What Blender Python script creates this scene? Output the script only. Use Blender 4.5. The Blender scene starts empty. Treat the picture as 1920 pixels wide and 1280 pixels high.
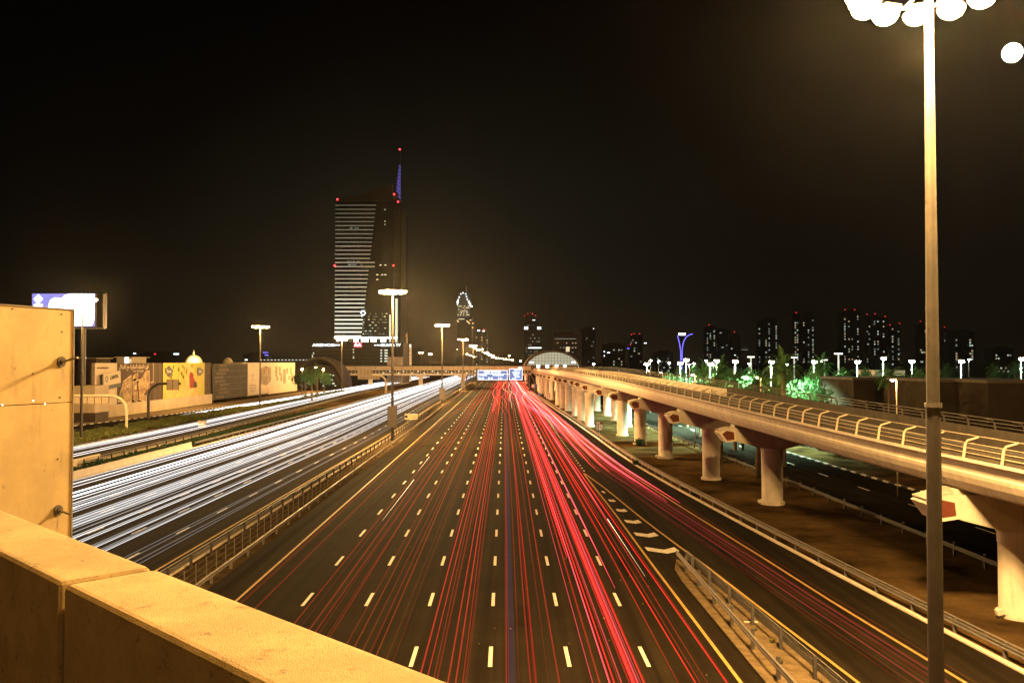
import bpy, bmesh, math, random
from mathutils import Vector, Matrix
random.seed(7)
R = math.radians
sc = bpy.context.scene
COL = sc.collection

# ------------------------------------------------------------------ camera
F, CX, CY, HZ, H = 1650.0, 960.0, 640.0, 678.5, 14.0
PITCH = math.atan((HZ - CY) / F)
cam_d = bpy.data.cameras.new('camera'); cam = bpy.data.objects.new('camera', cam_d); COL.objects.link(cam)
cam_d.sensor_width = 36; cam_d.lens = 36 * F / 1920.0
cam_d.clip_start = 0.05; cam_d.clip_end = 20000
cam.location = (0, 0, H); cam.rotation_euler = (math.pi / 2 + PITCH, 0, 0)
sc.camera = cam

# ------------------------------------------------------------------ sky, moonlight, exposure
sc.view_settings.view_transform = 'Standard'; sc.view_settings.look = 'None'
sc.view_settings.exposure = 0.0; sc.view_settings.gamma = 1.0
w = bpy.data.worlds.new('World'); sc.world = w; w.use_nodes = True
nt = w.node_tree; N = nt.nodes; L = nt.links
for n in list(N): N.remove(n)
out = N.new('ShaderNodeOutputWorld'); bg = N.new('ShaderNodeBackground'); bg2 = N.new('ShaderNodeBackground'); addw = N.new('ShaderNodeAddShader')
sky = N.new('ShaderNodeTexSky'); sky.sky_type = 'NISHITA'; sky.sun_disc = False
sky.sun_elevation = R(18); sky.sun_rotation = R(29); sky.air_density = 1.0
bg.inputs['Strength'].default_value = 0.00004
L.new(sky.outputs[0], bg.inputs[0])
tc = N.new('ShaderNodeTexCoord'); sep = N.new('ShaderNodeSeparateXYZ'); L.new(tc.outputs['Generated'], sep.inputs[0])
ramp = N.new('ShaderNodeValToRGB'); L.new(sep.outputs['Z'], ramp.inputs[0])
cr = ramp.color_ramp
cr.elements[0].position = 0.0; cr.elements[0].color = (.0135, .0085, .0036, 1)
cr.elements[1].position = 0.55; cr.elements[1].color = (.0003, .0003, .0003, 1)
for p, c in ((.04, (.0080, .0064, .0036)), (.10, (.0052, .0054, .0036)), (.20, (.0046, .0056, .0038)), (.32, (.0022, .0027, .0020)), (.42, (.0006, .0008, .0006))):
    e = cr.elements.new(p); e.color = (*c, 1)
# city glow is strongest above the far end of the motorway and fades towards both sides
dp = N.new('ShaderNodeVectorMath'); dp.operation = 'DOT_PRODUCT'; L.new(tc.outputs['Generated'], dp.inputs[0])
dp.inputs[1].default_value = Vector((-.07, 1, 0)).normalized()
mr = N.new('ShaderNodeMapRange'); L.new(dp.outputs['Value'], mr.inputs[0])
mr.inputs[1].default_value = .93; mr.inputs[2].default_value = 1.0; mr.inputs[3].default_value = .1; mr.inputs[4].default_value = 1.0
ml = N.new('ShaderNodeMath'); ml.operation = 'MULTIPLY'; L.new(mr.outputs[0], ml.inputs[0]); ml.inputs[1].default_value = 1.15
L.new(ramp.outputs[0], bg2.inputs[0]); L.new(ml.outputs[0], bg2.inputs['Strength'])
L.new(bg.outputs[0], addw.inputs[0]); L.new(bg2.outputs[0], addw.inputs[1]); L.new(addw.outputs[0], out.inputs[0])
sd = bpy.data.lights.new('moonlight', 'SUN'); sd.energy = 0.004; sd.angle = R(.5); sd.color = (.9, .95, 1)
so = bpy.data.objects.new('moonlight', sd); COL.objects.link(so); so.rotation_euler = (R(72), 0, R(151))

cy = sc.cycles
cy.use_denoising = True
try: cy.denoiser = 'OPENIMAGEDENOISE'
except Exception: pass
cy.use_adaptive_sampling = False
cy.max_bounces = 4; cy.diffuse_bounces = 2; cy.glossy_bounces = 2; cy.transmission_bounces = 2
cy.volume_bounces = 0; cy.transparent_max_bounces = 48
cy.sample_clamp_indirect = 3.0; cy.sample_clamp_direct = 0.0; cy.use_light_tree = True
cy.caustics_reflective = False; cy.caustics_refractive = False

# ------------------------------------------------------------------ placing helpers
CP, SP = math.cos(PITCH), math.sin(PITCH)
def ray(px, py):
    u = (px - CX) / F; v = (CY - py) / F
    return u, CP - v * SP, v * CP + SP
def g(px, py, z=0.0):                       # where the ray through a photo pixel meets height z
    a, b, c = ray(px, py); t = (z - H) / c
    return Vector((a * t, b * t, z))
def at(px, py, Y):                          # the point of that ray at distance Y
    a, b, c = ray(px, py); t = Y / b
    return Vector((a * t, Y, H + c * t))
def interp(tab, y):
    if y <= tab[0][0]:
        (a, b), (c, d) = tab[0], tab[1]; return b + (d - b) * (y - a) / (c - a)
    for (a, b), (c, d) in zip(tab, tab[1:]):
        if y <= c: return b + (d - b) * (y - a) / (c - a)
    (a, b), (c, d) = tab[-2], tab[-1]; return d + (d - b) * (y - c) / (c - a)
def smooth(t): t = max(0, min(1, t)); return t * t * (3 - 2 * t)
def c0(y): return -0.66 - 0.00848 * y       # centre dash line of the right carriageway

# ------------------------------------------------------------------ materials
def mat(name, col, rough=.75, metal=0, n_scale=0, n_amp=.25, bump=0, b_scale=None, col2=None, spec=.3, detail=6):
    m = bpy.data.materials.new(name); m.use_nodes = True
    t = m.node_tree; b = t.nodes['Principled BSDF']
    b.inputs['Roughness'].default_value = rough; b.inputs['Metallic'].default_value = metal
    b.inputs['Specular IOR Level'].default_value = spec
    b.inputs['Base Color'].default_value = (*col, 1)
    if n_scale:
        co = t.nodes.new('ShaderNodeTexCoord'); n = t.nodes.new('ShaderNodeTexNoise'); n.inputs['Scale'].default_value = n_scale
        n.inputs['Detail'].default_value = detail; n.inputs['Roughness'].default_value = .65
        t.links.new(co.outputs['Object'], n.inputs['Vector'])
        r = t.nodes.new('ShaderNodeValToRGB'); t.links.new(n.outputs['Fac'], r.inputs[0])
        c2 = col2 or tuple(min(1, c * (1 + n_amp)) for c in col)
        c1 = tuple(c * (1 - n_amp) for c in col) if not col2 else col
        r.color_ramp.elements[0].position = .32; r.color_ramp.elements[0].color = (*c1, 1)
        r.color_ramp.elements[1].position = .68; r.color_ramp.elements[1].color = (*c2, 1)
        t.links.new(r.outputs[0], b.inputs['Base Color'])
        if bump:
            n2 = t.nodes.new('ShaderNodeTexNoise'); n2.inputs['Scale'].default_value = b_scale or n_scale * 6; n2.inputs['Detail'].default_value = 8
            t.links.new(co.outputs['Object'], n2.inputs['Vector'])
            bp = t.nodes.new('ShaderNodeBump'); bp.inputs['Strength'].default_value = bump; bp.inputs['Distance'].default_value = .02
            t.links.new(n2.outputs['Fac'], bp.inputs['Height']); t.links.new(bp.outputs[0], b.inputs['Normal'])
    return m
def emis(name, col, s):
    m = bpy.data.materials.new(name); m.use_nodes = True; b = m.node_tree.nodes['Principled BSDF']
    b.inputs['Base Color'].default_value = (.02, .02, .02, 1)
    b.inputs['Emission Color'].default_value = (*col, 1); b.inputs['Emission Strength'].default_value = s
    return m
def trail_mat(name, col, s0, slope):
    # the light left in the air by passing lamps: glows and hides nothing behind it
    m = bpy.data.materials.new(name); m.use_nodes = True; t = m.node_tree
    for n in list(t.nodes): t.nodes.remove(n)
    o = t.nodes.new('ShaderNodeOutputMaterial'); a = t.nodes.new('ShaderNodeAddShader'); tr = t.nodes.new('ShaderNodeBsdfTransparent'); e = t.nodes.new('ShaderNodeEmission')
    e.inputs[0].default_value = (*col, 1)
    gm = t.nodes.new('ShaderNodeTexCoord'); sp = t.nodes.new('ShaderNodeSeparateXYZ'); t.links.new(gm.outputs['Object'], sp.inputs[0])
    k = t.nodes.new('ShaderNodeMath'); k.operation = 'MULTIPLY_ADD'; t.links.new(sp.outputs['Y'], k.inputs[0])
    k.inputs[1].default_value = slope * s0 / 100; k.inputs[2].default_value = s0
    t.links.new(k.outputs[0], e.inputs[1])
    t.links.new(tr.outputs[0], a.inputs[0]); t.links.new(e.outputs[0], a.inputs[1]); t.links.new(a.outputs[0], o.inputs[0])
    m.cycles.emission_sampling = 'NONE' if s0 < .8 else 'FRONT_BACK'
    return m
def asphalt(name, col):
    m = mat(name, col, .85, 0, .35, .22, .25, 40, spec=.015)
    t = m.node_tree; b = t.nodes['Principled BSDF']; co = t.nodes['Texture Coordinate']
    # wear along the driving direction and fine aggregate
    mp = t.nodes.new('ShaderNodeMapping'); mp.inputs['Scale'].default_value = (1.1, .012, 1); t.links.new(co.outputs['Object'], mp.inputs[0])
    n = t.nodes.new('ShaderNodeTexNoise'); n.inputs['Scale'].default_value = 1.6; n.inputs['Detail'].default_value = 5; t.links.new(mp.outputs[0], n.inputs['Vector'])
    n3 = t.nodes.new('ShaderNodeTexNoise'); n3.inputs['Scale'].default_value = 9; n3.inputs['Detail'].default_value = 8; t.links.new(co.outputs['Object'], n3.inputs['Vector'])
    mx = t.nodes.new('ShaderNodeMapRange'); t.links.new(n.outputs['Fac'], mx.inputs[0]); mx.inputs[1].default_value = .3; mx.inputs[2].default_value = .7; mx.inputs[3].default_value = .5; mx.inputs[4].default_value = 1.5
    mx3 = t.nodes.new('ShaderNodeMapRange'); t.links.new(n3.outputs['Fac'], mx3.inputs[0]); mx3.inputs[1].default_value = .3; mx3.inputs[2].default_value = .7; mx3.inputs[3].default_value = .85; mx3.inputs[4].default_value = 1.15
    mm = t.nodes.new('ShaderNodeMath'); mm.operation = 'MULTIPLY'; t.links.new(mx.outputs[0], mm.inputs[0]); t.links.new(mx3.outputs[0], mm.inputs[1])
    old = b.inputs['Base Color'].links[0].from_socket
    vm = t.nodes.new('ShaderNodeVectorMath'); vm.operation = 'SCALE'; t.links.new(old, vm.inputs[0]); t.links.new(mm.outputs[0], vm.inputs['Scale'])
    t.links.new(vm.outputs[0], b.inputs['Base Color'])
    if 'dark' in name: b.inputs['Specular IOR Level'].default_value = 0; b.inputs['Roughness'].default_value = 1
    return m
M = dict(
    asphalt=asphalt('asphalt', (.0145, .0108, .0062)), asphalt_old=asphalt('asphalt_old', (.0165, .0125, .0075)),
    asphalt_patch=asphalt('asphalt_patch', (.0095, .0072, .0042)), asphalt_dark=asphalt('asphalt_dark', (.012, .010, .008)),
    sand=mat('sand', (.012, .0075, .0035), .95, 0, .14, .4, .8, 3, col2=(.115, .072, .029)),
    sand_pale=mat('sand_pale', (.085, .062, .034), .95, 0, 1.6, .35, .8, 14, col2=(.17, .125, .07)),
    dirt=mat('dirt', (.04, .028, .015), .95, 0, .8, .45, .5, 8, col2=(.11, .08, .042)),
    paving=mat('paving', (.22, .17, .115), .9, 0, .9, .3, .4, 6),
    white_paint=mat('white_paint', (.62, .58, .50), .6, 0, 3, .16),
    yellow_paint=mat('yellow_paint', (.40, .25, .07), .6, 0, 2, .25),
    concrete=mat('concrete', (.60, .53, .43), .85, 0, 1.4, .12, .2, 20),
    concrete_pier=mat('concrete_pier', (.52, .47, .39), .85, 0, .8, .16, .2, 10),
    parapet=mat('parapet', (.40, .33, .21), .9, 0, 5, .13, .3, 260),
    concrete_dark=mat('concrete_dark', (.075, .064, .05), .9, 0, 1.0, .25),
    steel=mat('steel', (.17, .16, .145), .6, .3, 3, .2), steel_dark=mat('steel_dark', (.09, .085, .08), .6, .5, 3, .2),
    pole=mat('pole', (.082, .074, .062), .6, .2, 2, .15), panel=mat('panel', (.48, .39, .23), .55, .1, 1.4, .13, .05, 3),
    panel_grey=mat('panel_grey', (.34, .31, .27), .6, .2, 2, .12),
    black=mat('black', (.012, .012, .012), .5), glass=mat('glass_dark', (.010, .011, .010), .3, .0, spec=.3),
    tower_wall=mat('tower_wall', (.02, .02, .016), .5, 0, .05, .2), far_wall=mat('far_wall', (.10, .09, .075), .8, 0, .06, .25),
    villa_wall=mat('villa_wall', (.035, .028, .02), .9, 0, .3, .3), far_wall2=mat('far_wall2', (.03, .028, .024), .8, 0, .06, .25), beige=mat('beige', (.42, .34, .23), .8, 0, .3, .12),
    cream=mat('cream', (.55, .46, .32), .8, 0, .4, .1), brown=mat('brown', (.05, .032, .02), .8, 0, .5, .4),
    shell=mat('shell', (.045, .034, .023), .8, 0, .4, .3), louver=mat('louver', (.10, .075, .05), .8, 0, .4, .3), red_brown=mat('red_brown', (.105, .026, .012), .7, 0, 2, .2),
    ad_green=mat('ad_green', (.46, .33, .07), .8, 0, .35, .4, col2=(.30, .34, .06)), ad_orange=mat('ad_orange', (.58, .36, .12), .8, 0, .3, .3),
    ad_dark=mat('ad_dark', (.06, .035, .022), .8, 0, .3, .4), ad_mix=mat('ad_mix', (.10, .06, .03), .8, 0, .55, .5, col2=(.46, .33, .17), detail=10),
    ad_grey=mat('ad_grey', (.12, .09, .06), .8, 0, .8, .5, col2=(.40, .31, .2), detail=10), ad_red=mat('ad_red', (.22, .03, .015), .8, 0, 1, .3),
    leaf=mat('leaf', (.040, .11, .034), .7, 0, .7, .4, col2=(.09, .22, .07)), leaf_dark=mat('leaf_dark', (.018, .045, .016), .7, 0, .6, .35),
    leaf_hedge=mat('leaf_hedge', (.07, .08, .02), .75, 0, .9, .4, col2=(.12, .13, .035)),
    bark=mat('bark', (.12, .09, .06), .9, 0, 3, .35), lawn=mat('lawn', (.05, .09, .03), .9, 0, .5, .3, .4, 8),
    net=mat('net', (.035, .030, .020), .9, 0, .25, .5, col2=(.06, .052, .035)), dome=mat('dome', (.55, .48, .33), .7, 0, .5, .1),
    sodium=emis('sodium_lens', (1, .62, .24), 260), sodium_far=emis('sodium_far', (1, .58, .2), 120), flood=emis('flood_lens', (.8, 1, .9), 240),
    win_w=emis('window_white', (.9, 1, .85), 1.0), win_y=emis('window_warm', (1, .78, .45), .9), win_f=emis('window_far', (.85, 1, .8), .5), win_g=emis('window_far_warm', (1, .8, .5), .4), red_s=emis('red_beacon_small', (1, .03, .04), 1.6), win_d=emis('window_dim', (.8, .95, .75), .22),
    band=emis('band', (.78, .74, .5), .42), band_hi=emis('band_bright', (.95, .95, .72), 1.5), base_hi=emis('base_bright', (1, 1, .82), 3.5),
    red_l=emis('red_beacon', (1, .03, .04), 9), sign_w=emis('sign_white', (.85, .95, 1), 2.4), sign_hot=emis('sign_hot', (.95, .97, 1), 9),
    sign_red=emis('sign_red', (1, .02, .05), 1.6), screen=emis('screen_violet', (.33, .31, .9), .95), sign_blue=emis('gantry_blue_glow', (.16, .30, .72), .75),
    neon=emis('neon_blue', (.16, .14, 1), 1.9), sail=emis('sail_blue', (.16, .13, .62), .55), warm_in=emis('warm_interior', (.9, .85, .6), .5), cool_in=emis('cool_interior', (.75, .95, 1), .8),
    moon=emis('moon_face', (1, .98, .93), 30), sign_face=mat('sign_face', (.55, .52, .5), .6), blue=mat('sign_blue', (.05, .1, .4), .5),
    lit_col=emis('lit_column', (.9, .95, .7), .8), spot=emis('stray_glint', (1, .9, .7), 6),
)

def stain(name, scale, lo, hi, dark, stretch=(1, 1, 1), detail=8):
    t_ = M[name].node_tree; b_ = t_.nodes['Principled BSDF']; src = b_.inputs['Base Color'].links[0].from_socket
    co = t_.nodes.new('ShaderNodeTexCoord'); mp = t_.nodes.new('ShaderNodeMapping'); mp.inputs['Scale'].default_value = stretch; n = t_.nodes.new('ShaderNodeTexNoise'); n.inputs['Scale'].default_value = scale; n.inputs['Detail'].default_value = detail; n.inputs['Roughness'].default_value = .7
    t_.links.new(co.outputs['Object'], mp.inputs[0]); t_.links.new(mp.outputs[0], n.inputs['Vector'])
    m_ = t_.nodes.new('ShaderNodeMapRange'); m_.inputs[1].default_value = lo; m_.inputs[2].default_value = hi; m_.inputs[3].default_value = dark; m_.inputs[4].default_value = 1; t_.links.new(n.outputs['Fac'], m_.inputs[0])
    v = t_.nodes.new('ShaderNodeVectorMath'); v.operation = 'SCALE'; t_.links.new(src, v.inputs[0]); t_.links.new(m_.outputs[0], v.inputs['Scale']); t_.links.new(v.outputs[0], b_.inputs['Base Color'])
stain('parapet', 16, .35, .41, .6); stain('parapet', 2.2, .35, .6, .78); stain('parapet', 70, .38, .43, .7)
stain('panel', 2.5, .38, .6, .78); stain('panel', 5, .30, .42, .8, (6, 6, .5)); stain('panel', 24, .31, .36, .6)
stain('concrete', .8, .34, .55, .86, (1, 1, .5)); stain('concrete', 2.5, .30, .45, .82, (3, 3, .25)); stain('concrete_pier', 1.6, .32, .5, .8, (3, 3, .2)); stain('cream', .5, .32, .5, .88); stain('beige', .6, .32, .5, .8, (2, 2, .4))
for k_ in ('leaf', 'leaf_dark', 'leaf_hedge'):
    t_ = M[k_].node_tree; b_ = t_.nodes['Principled BSDF']; o_ = t_.nodes['Material Output']; tr_ = t_.nodes.new('ShaderNodeBsdfTranslucent'); mx_ = t_.nodes.new('ShaderNodeMixShader'); mx_.inputs[0].default_value = .4
    t_.links.new(b_.inputs['Base Color'].links[0].from_socket, tr_.inputs[0]); t_.links.new(b_.outputs[0], mx_.inputs[1]); t_.links.new(tr_.outputs[0], mx_.inputs[2]); t_.links.new(mx_.outputs[0], o_.inputs[0])
for k_ in ('sand', 'dirt', 'sand_pale', 'lawn', 'villa_wall', 'paving'): M[k_].node_tree.nodes['Principled BSDF'].inputs['Specular IOR Level'].default_value = 0
# ------------------------------------------------------------------ mesh helpers
class MB:
    def __init__(s): s.v = []; s.f = []; s.mi = []; s.k = 0
    def face(s, pts):
        b = len(s.v); s.v += [tuple(p) for p in pts]; s.f.append(tuple(range(b, b + len(pts)))); s.mi.append(s.k); return s
    def box(s, x0, x1, y0, y1, z0, z1):
        b = len(s.v)
        s.v += [(x0, y0, z0), (x1, y0, z0), (x1, y1, z0), (x0, y1, z0), (x0, y0, z1), (x1, y0, z1), (x1, y1, z1), (x0, y1, z1)]
        for q in ((0, 3, 2, 1), (4, 5, 6, 7), (0, 1, 5, 4), (1, 2, 6, 5), (2, 3, 7, 6), (3, 0, 4, 7)):
            s.f.append(tuple(b + i for i in q)); s.mi.append(s.k)
        return s
    def obox(s, c, ux, uy, uz):              # oriented box from centre and half-vectors
        b = len(s.v); c = Vector(c)
        for sz in (-1, 1):
            for sx, sy in ((-1, -1), (1, -1), (1, 1), (-1, 1)): s.v.append(tuple(c + sx * Vector(ux) + sy * Vector(uy) + sz * Vector(uz)))
        for q in ((0, 3, 2, 1), (4, 5, 6, 7), (0, 1, 5, 4), (1, 2, 6, 5), (2, 3, 7, 6), (3, 0, 4, 7)):
            s.f.append(tuple(b + i for i in q)); s.mi.append(s.k)
        return s
    def tube(s, pts, r, n=8, cap=True):
        pts = [Vector(p) for p in pts]; rr = r if isinstance(r, (list, tuple)) else [r] * len(pts); rings = []
        for i, p in enumerate(pts):
            d = (pts[min(i + 1, len(pts) - 1)] - pts[max(i - 1, 0)]).normalized()
            up = Vector((0, 0, 1)) if abs(d.z) < .9 else Vector((0, 1, 0))
            a = d.cross(up).normalized(); bb = a.cross(d); b = len(s.v)
            for k in range(n):
                t = 2 * math.pi * (k + .5) / n; s.v.append(tuple(p + rr[i] * (math.cos(t) * a + math.sin(t) * bb)))
            rings.append(b)
        for b, c in zip(rings, rings[1:]):
            for k in range(n): s.f.append((b + k, b + (k + 1) % n, c + (k + 1) % n, c + k)); s.mi.append(s.k)
        if cap:
            for rg in (rings[0], rings[-1]):
                b = len(s.v); s.v += s.v[rg:rg + n]; q = tuple(range(b, b + n)); s.f.append(q[::-1] if rg == rings[0] else q); s.mi.append(s.k)
        return s
    def sweep(s, path, prof, close=True):    # prof = [(sideways, up)], path = [(x,y,z)], sideways to the right of travel
        path = [Vector(p) for p in path]; n = len(prof); st = []
        for i, p in enumerate(path):
            d = path[min(i + 1, len(path) - 1)] - path[max(i - 1, 0)]; d.z = 0; d.normalize(); rt = Vector((d.y, -d.x, 0))
            st.append(len(s.v)); s.v += [tuple(p + rt * a + Vector((0, 0, b))) for a, b in prof]
        for b, c in zip(st, st[1:]):
            for k in range(n if close else n - 1):
                s.f.append((b + k, b + (k + 1) % n, c + (k + 1) % n, c + k)); s.mi.append(s.k)
        if close: s.f.append(tuple(st[0] + k for k in range(n))); s.f.append(tuple(st[-1] + k for k in range(n))[::-1]); s.mi += [s.k, s.k]
        return s
    def lathe(s, prof, n=20, c=(0, 0, 0)):
        st = []
        for r, z in prof:
            st.append(len(s.v)); s.v += [(c[0] + r * math.cos(2 * math.pi * k / n), c[1] + r * math.sin(2 * math.pi * k / n), c[2] + z) for k in range(n)]
        for b, d in zip(st, st[1:]):
            for k in range(n): s.f.append((b + k, b + (k + 1) % n, d + (k + 1) % n, d + k)); s.mi.append(s.k)
        for rg in (st[0], st[-1]):
            b = len(s.v); s.v += s.v[rg:rg + n]; q = tuple(range(b, b + n)); s.f.append(q[::-1] if rg == st[0] else q); s.mi.append(s.k)
        return s
    def mesh(s, name, mats):
        me = bpy.data.meshes.new(name); me.from_pydata(s.v, [], s.f)
        if not isinstance(mats, (list, tuple)): mats = [mats]
        for m in mats: me.materials.append(M[m] if isinstance(m, str) else m)
        if len(mats) > 1: me.polygons.foreach_set('material_index', s.mi)
        me.update(); return me
    def build(s, name, mats, parent=None, sm=False, loc=None):
        me = s.mesh(name, mats)
        if sm: me.polygons.foreach_set('use_smooth', [len(p.vertices) == 4 for p in me.polygons])
        o = bpy.data.objects.new(name, me); COL.objects.link(o)
        if parent: o.parent = parent
        if loc: o.location = loc
        return o
def tag(o, label=None, cat=None, group=None, kind=None):
    if label: o['label'] = label
    if cat: o['category'] = cat
    if group: o['group'] = group
    if kind: o['kind'] = kind
    return o
def empty(name, loc, label, cat, group=None, rz=0):
    o = bpy.data.objects.new(name, None); COL.objects.link(o); o.location = loc; o.rotation_euler.z = rz
    return tag(o, label, cat, group)
def link(name, me, parent=None, loc=(0, 0, 0), rot=None, scale=None):
    o = bpy.data.objects.new(name, me); COL.objects.link(o); o.parent = parent; o.location = loc
    if rot: o.rotation_euler = rot
    if scale: o.scale = scale
    return o
def copy_tree(o, parent=None):
    c = o.copy(); COL.objects.link(c); c.parent = parent
    for ch in o.children: copy_tree(ch, c)
    return c
def struct(name, mb, m, sm=False): return tag(mb.build(name, m, sm=sm), kind='structure')
def ys(a, b, st):
    n = max(2, int((b - a) / st) + 1); return [a + (b - a) * i / (n - 1) for i in range(n)]
def sheet(fl, fr, a, b, z, st=12):           # a flat strip between two edge curves x=fl(y), x=fr(y)
    mb = MB(); Y = ys(a, b, st); base = 0
    for y in Y: mb.v += [(fl(y), y, z), (fr(y), y, z)]
    for i in range(len(Y) - 1): mb.f.append((2 * i, 2 * i + 1, 2 * i + 3, 2 * i + 2)); mb.mi.append(0)
    return mb
def add_sheet(mb, fl, fr, a, b, z, st=12):
    q = sheet(fl, fr, a, b, z, st); o = len(mb.v); mb.v += q.v; mb.f += [tuple(i + o for i in f) for f in q.f]; mb.mi += [mb.k] * len(q.f)
PANE = MB().box(-.5, .5, -.03, 0, -.5, .5).mesh('window', 'win_w')
def pane_mesh(m): return MB().box(-.5, .5, -.06, .0, -.5, .5).mesh('window', m)
PANES = {k: pane_mesh(k) for k in ('win_w', 'win_y', 'win_d', 'win_f', 'win_g', 'red_l', 'red_s', 'sign_w', 'sign_hot', 'sign_red', 'base_hi', 'neon', 'glass')}
def pane(name, kind, parent, x, y, z, wd, h): return link(name, PANES[kind], parent, (x, y, z), scale=(wd, 1, h))
def text(body, size, m, font=None, name='lettering', parent=None, bold=0.0, ext=.02, sx=1.0):
    cu = bpy.data.curves.new(name, 'FONT'); cu.body = body; cu.size = size; cu.extrude = ext; cu.align_x = 'CENTER'; cu.align_y = 'CENTER'; cu.offset = bold; cu.resolution_u = 2
    if font: cu.font = font
    o = bpy.data.objects.new(name, cu); COL.objects.link(o); bpy.context.view_layer.update()
    me = bpy.data.meshes.new_from_object(o.evaluated_get(bpy.context.evaluated_depsgraph_get()))
    bpy.data.objects.remove(o); bpy.data.curves.remove(cu)
    me.materials.clear(); me.materials.append(M[m])
    if sx != 1:
        for v in me.vertices: v.co.x *= sx
    q = bpy.data.objects.new(name, me); COL.objects.link(q); q.parent = parent
    return q

#__SETTING__
# ------------------------------------------------------------------ the ground and the roads
edge_r = [(5, 26.5), (40, 22.9), (56, 21.4), (75, 19.8), (99, 17.9), (118, 16.7), (141, 15.9), (165, 15.4), (218, 13.9), (282, 12.0), (412, 7.6), (680, 5.5), (1500, -3), (2600, -12)]
gore_l = lambda y: interp([(5, 10.4), (38.6, 10.0), (64, 9.65), (82, 9.5), (110, 9.0), (300, 8.2), (680, 3.0)], y)
gore_r = lambda y: interp([(5, 17.6), (38, 15.2), (47, 14.4), (61, 13.3), (70, 12.4), (82, 11.4), (97, 10.4), (111, 9.1)], y)
ramp_r = lambda y: interp([(5, 22.6), (41, 19.6), (50, 18.8), (64, 17.9), (85.6, 16.3), (110, 14.8), (141, 13.6), (218, 11.9), (282, 10.1), (412, 6.4), (680, 4.4), (1500, -5)], y)
er = lambda y: interp(edge_r, y)
med_r = lambda y: c0(y) - 17.6               # paved edge of the right carriageway at the median
med_l = lambda y: interp([(5, -22.6), (60, -22.4), (160, -22.4), (300, -24.6), (700, -28.9), (2600, -46)], y)
lw_y = lambda y: interp([(5, -23.8), (60, -23.9), (106, -23.9), (158, -23.7), (300, -25.6), (700, -29.6), (2600, -47)], y)
lw_l = lambda y: interp([(5, -51.5), (105, -51.8), (282, -51.8), (700, -57), (2600, -75)], y)
sv_r = lambda y: interp([(5, -57.5), (114, -58.6), (165, -59.2), (200, -60.5), (391, -68), (700, -71), (2600, -90)], y)
sv_l = lambda y: interp([(5, -69.5), (140, -71.4), (194, -72.0), (391, -78), (428, -79), (700, -82), (2600, -100)], y)
th_r = lambda y: interp([(5, -84), (170, -84.5), (215, -84), (300, -80), (428, -83.5), (700, -86), (2600, -104)], y)
th_l = lambda y: interp([(5, -99), (193, -95.5), (236, -90.5), (428, -88), (700, -93), (2600, -112)], y)

struct('ground', MB().face([(-5000, -400, 0), (5000, -400, 0), (5000, 7000, 0), (-5000, 7000, 0)]), 'sand')
struct('motorway', sheet(med_r, er, 4, 2600, .02), 'asphalt')
struct('opposite_carriageway', sheet(lw_l, med_l, 4, 2600, .02), 'asphalt_old')
struct('service_road', sheet(sv_l, sv_r, 4, 2600, .02), 'asphalt_old')
struct('slip_road', sheet(th_l, th_r, 4, 700, .028), 'asphalt')
struct('central_reservation', sheet(med_l, med_r, 4, 2600, .012), 'dirt')
struct('gore_island', sheet(lambda y: interp([(5, 12.0), (38, 11.05), (57, 10.8), (61, 11.0), (62.5, 11.6)], y), lambda y: interp([(5, 16.6), (38, 13.9), (47, 13.4), (57, 12.6), (61, 12.2), (62.5, 11.7)], y), 4, 62.5, .09, 3), 'sand_pale')
struct('frontage_road', sheet(lambda y: interp([(5, 36), (94, 32.6), (127, 31.2), (200, 29.5), (400, 27), (700, 22)], y), lambda y: interp([(5, 46), (94, 43.8), (135, 42.4), (300, 40), (700, 34)], y), 4, 700, .02), 'asphalt_dark')
struct('lawn', sheet(lambda y: 62 + (y - 120) * .02, lambda y: 420, 130, 620, .03, 60), 'lawn')
struct('pavement', sheet(lambda y: interp([(5, -106), (216, -100.6), (430, -99.3)], y), th_l, 60, 430, .03), 'paving')
mb = MB()
mb.sweep([(er(y) + .1, y, 0) for y in ys(4, 420, 6)], [(-.1, 0), (.25, 0), (.25, .10), (-.1, .10)])
struct('road_kerb', mb, 'concrete')

# lane markings
mb = MB(); mb.k = 0
def dash(cx, y0, ln, wd, z=.034):
    mb.face([(cx(y0) - wd, y0, z), (cx(y0) + wd, y0, z), (cx(y0 + ln) + wd, y0 + ln, z), (cx(y0 + ln) - wd, y0 + ln, z)])
for k in range(-3, 3):
    for j in range(-3, 60):
        y = 40.75 + 10.07 * j; dash(lambda t: c0(t) + 3.65 * k, y, 2.85, .095)
for j in range(70): dash(lambda t: c0(t) + 3.65 * 2.98 + max(0, (t - 200) * .002), 113 + 3.0 * j, 1.1, .09)
for k in range(1, 7):
    for j in range(-4, 60): dash(lambda t: lw_y(t) - 3.62 * k + .2, 62 + 9.95 * j + 0 * k, 2.9, .085)
for j in range(-4, 40): dash(lambda t: (sv_l(t) + sv_r(t)) / 2, 60 + 10 * j, 3, .08)
for j in range(20): dash(lambda t: (th_l(t) + th_r(t)) / 2, 150 + 10 * j, 3, .08, .04)
for j in range(14): dash(lambda t: 39 + (90 - t) * .02, 60 + 12 * j, 3, .08)
struct('lane_markings', mb, 'white_paint')
mb = MB()
for fn, a, b in ((lambda t: c0(t) - 15.07, 4, 900), (gore_l, 4, 111), (gore_r, 4, 111), (ramp_r, 4, 900), (lw_y, 4, 900), (lambda t: lw_l(t) + 1.4, 4, 900)):
    add_sheet(mb, lambda t: fn(t) - .085, lambda t: fn(t) + .085, a, b, .032, 6)
struct('edge_lines', mb, 'yellow_paint')
mb = MB()
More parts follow.
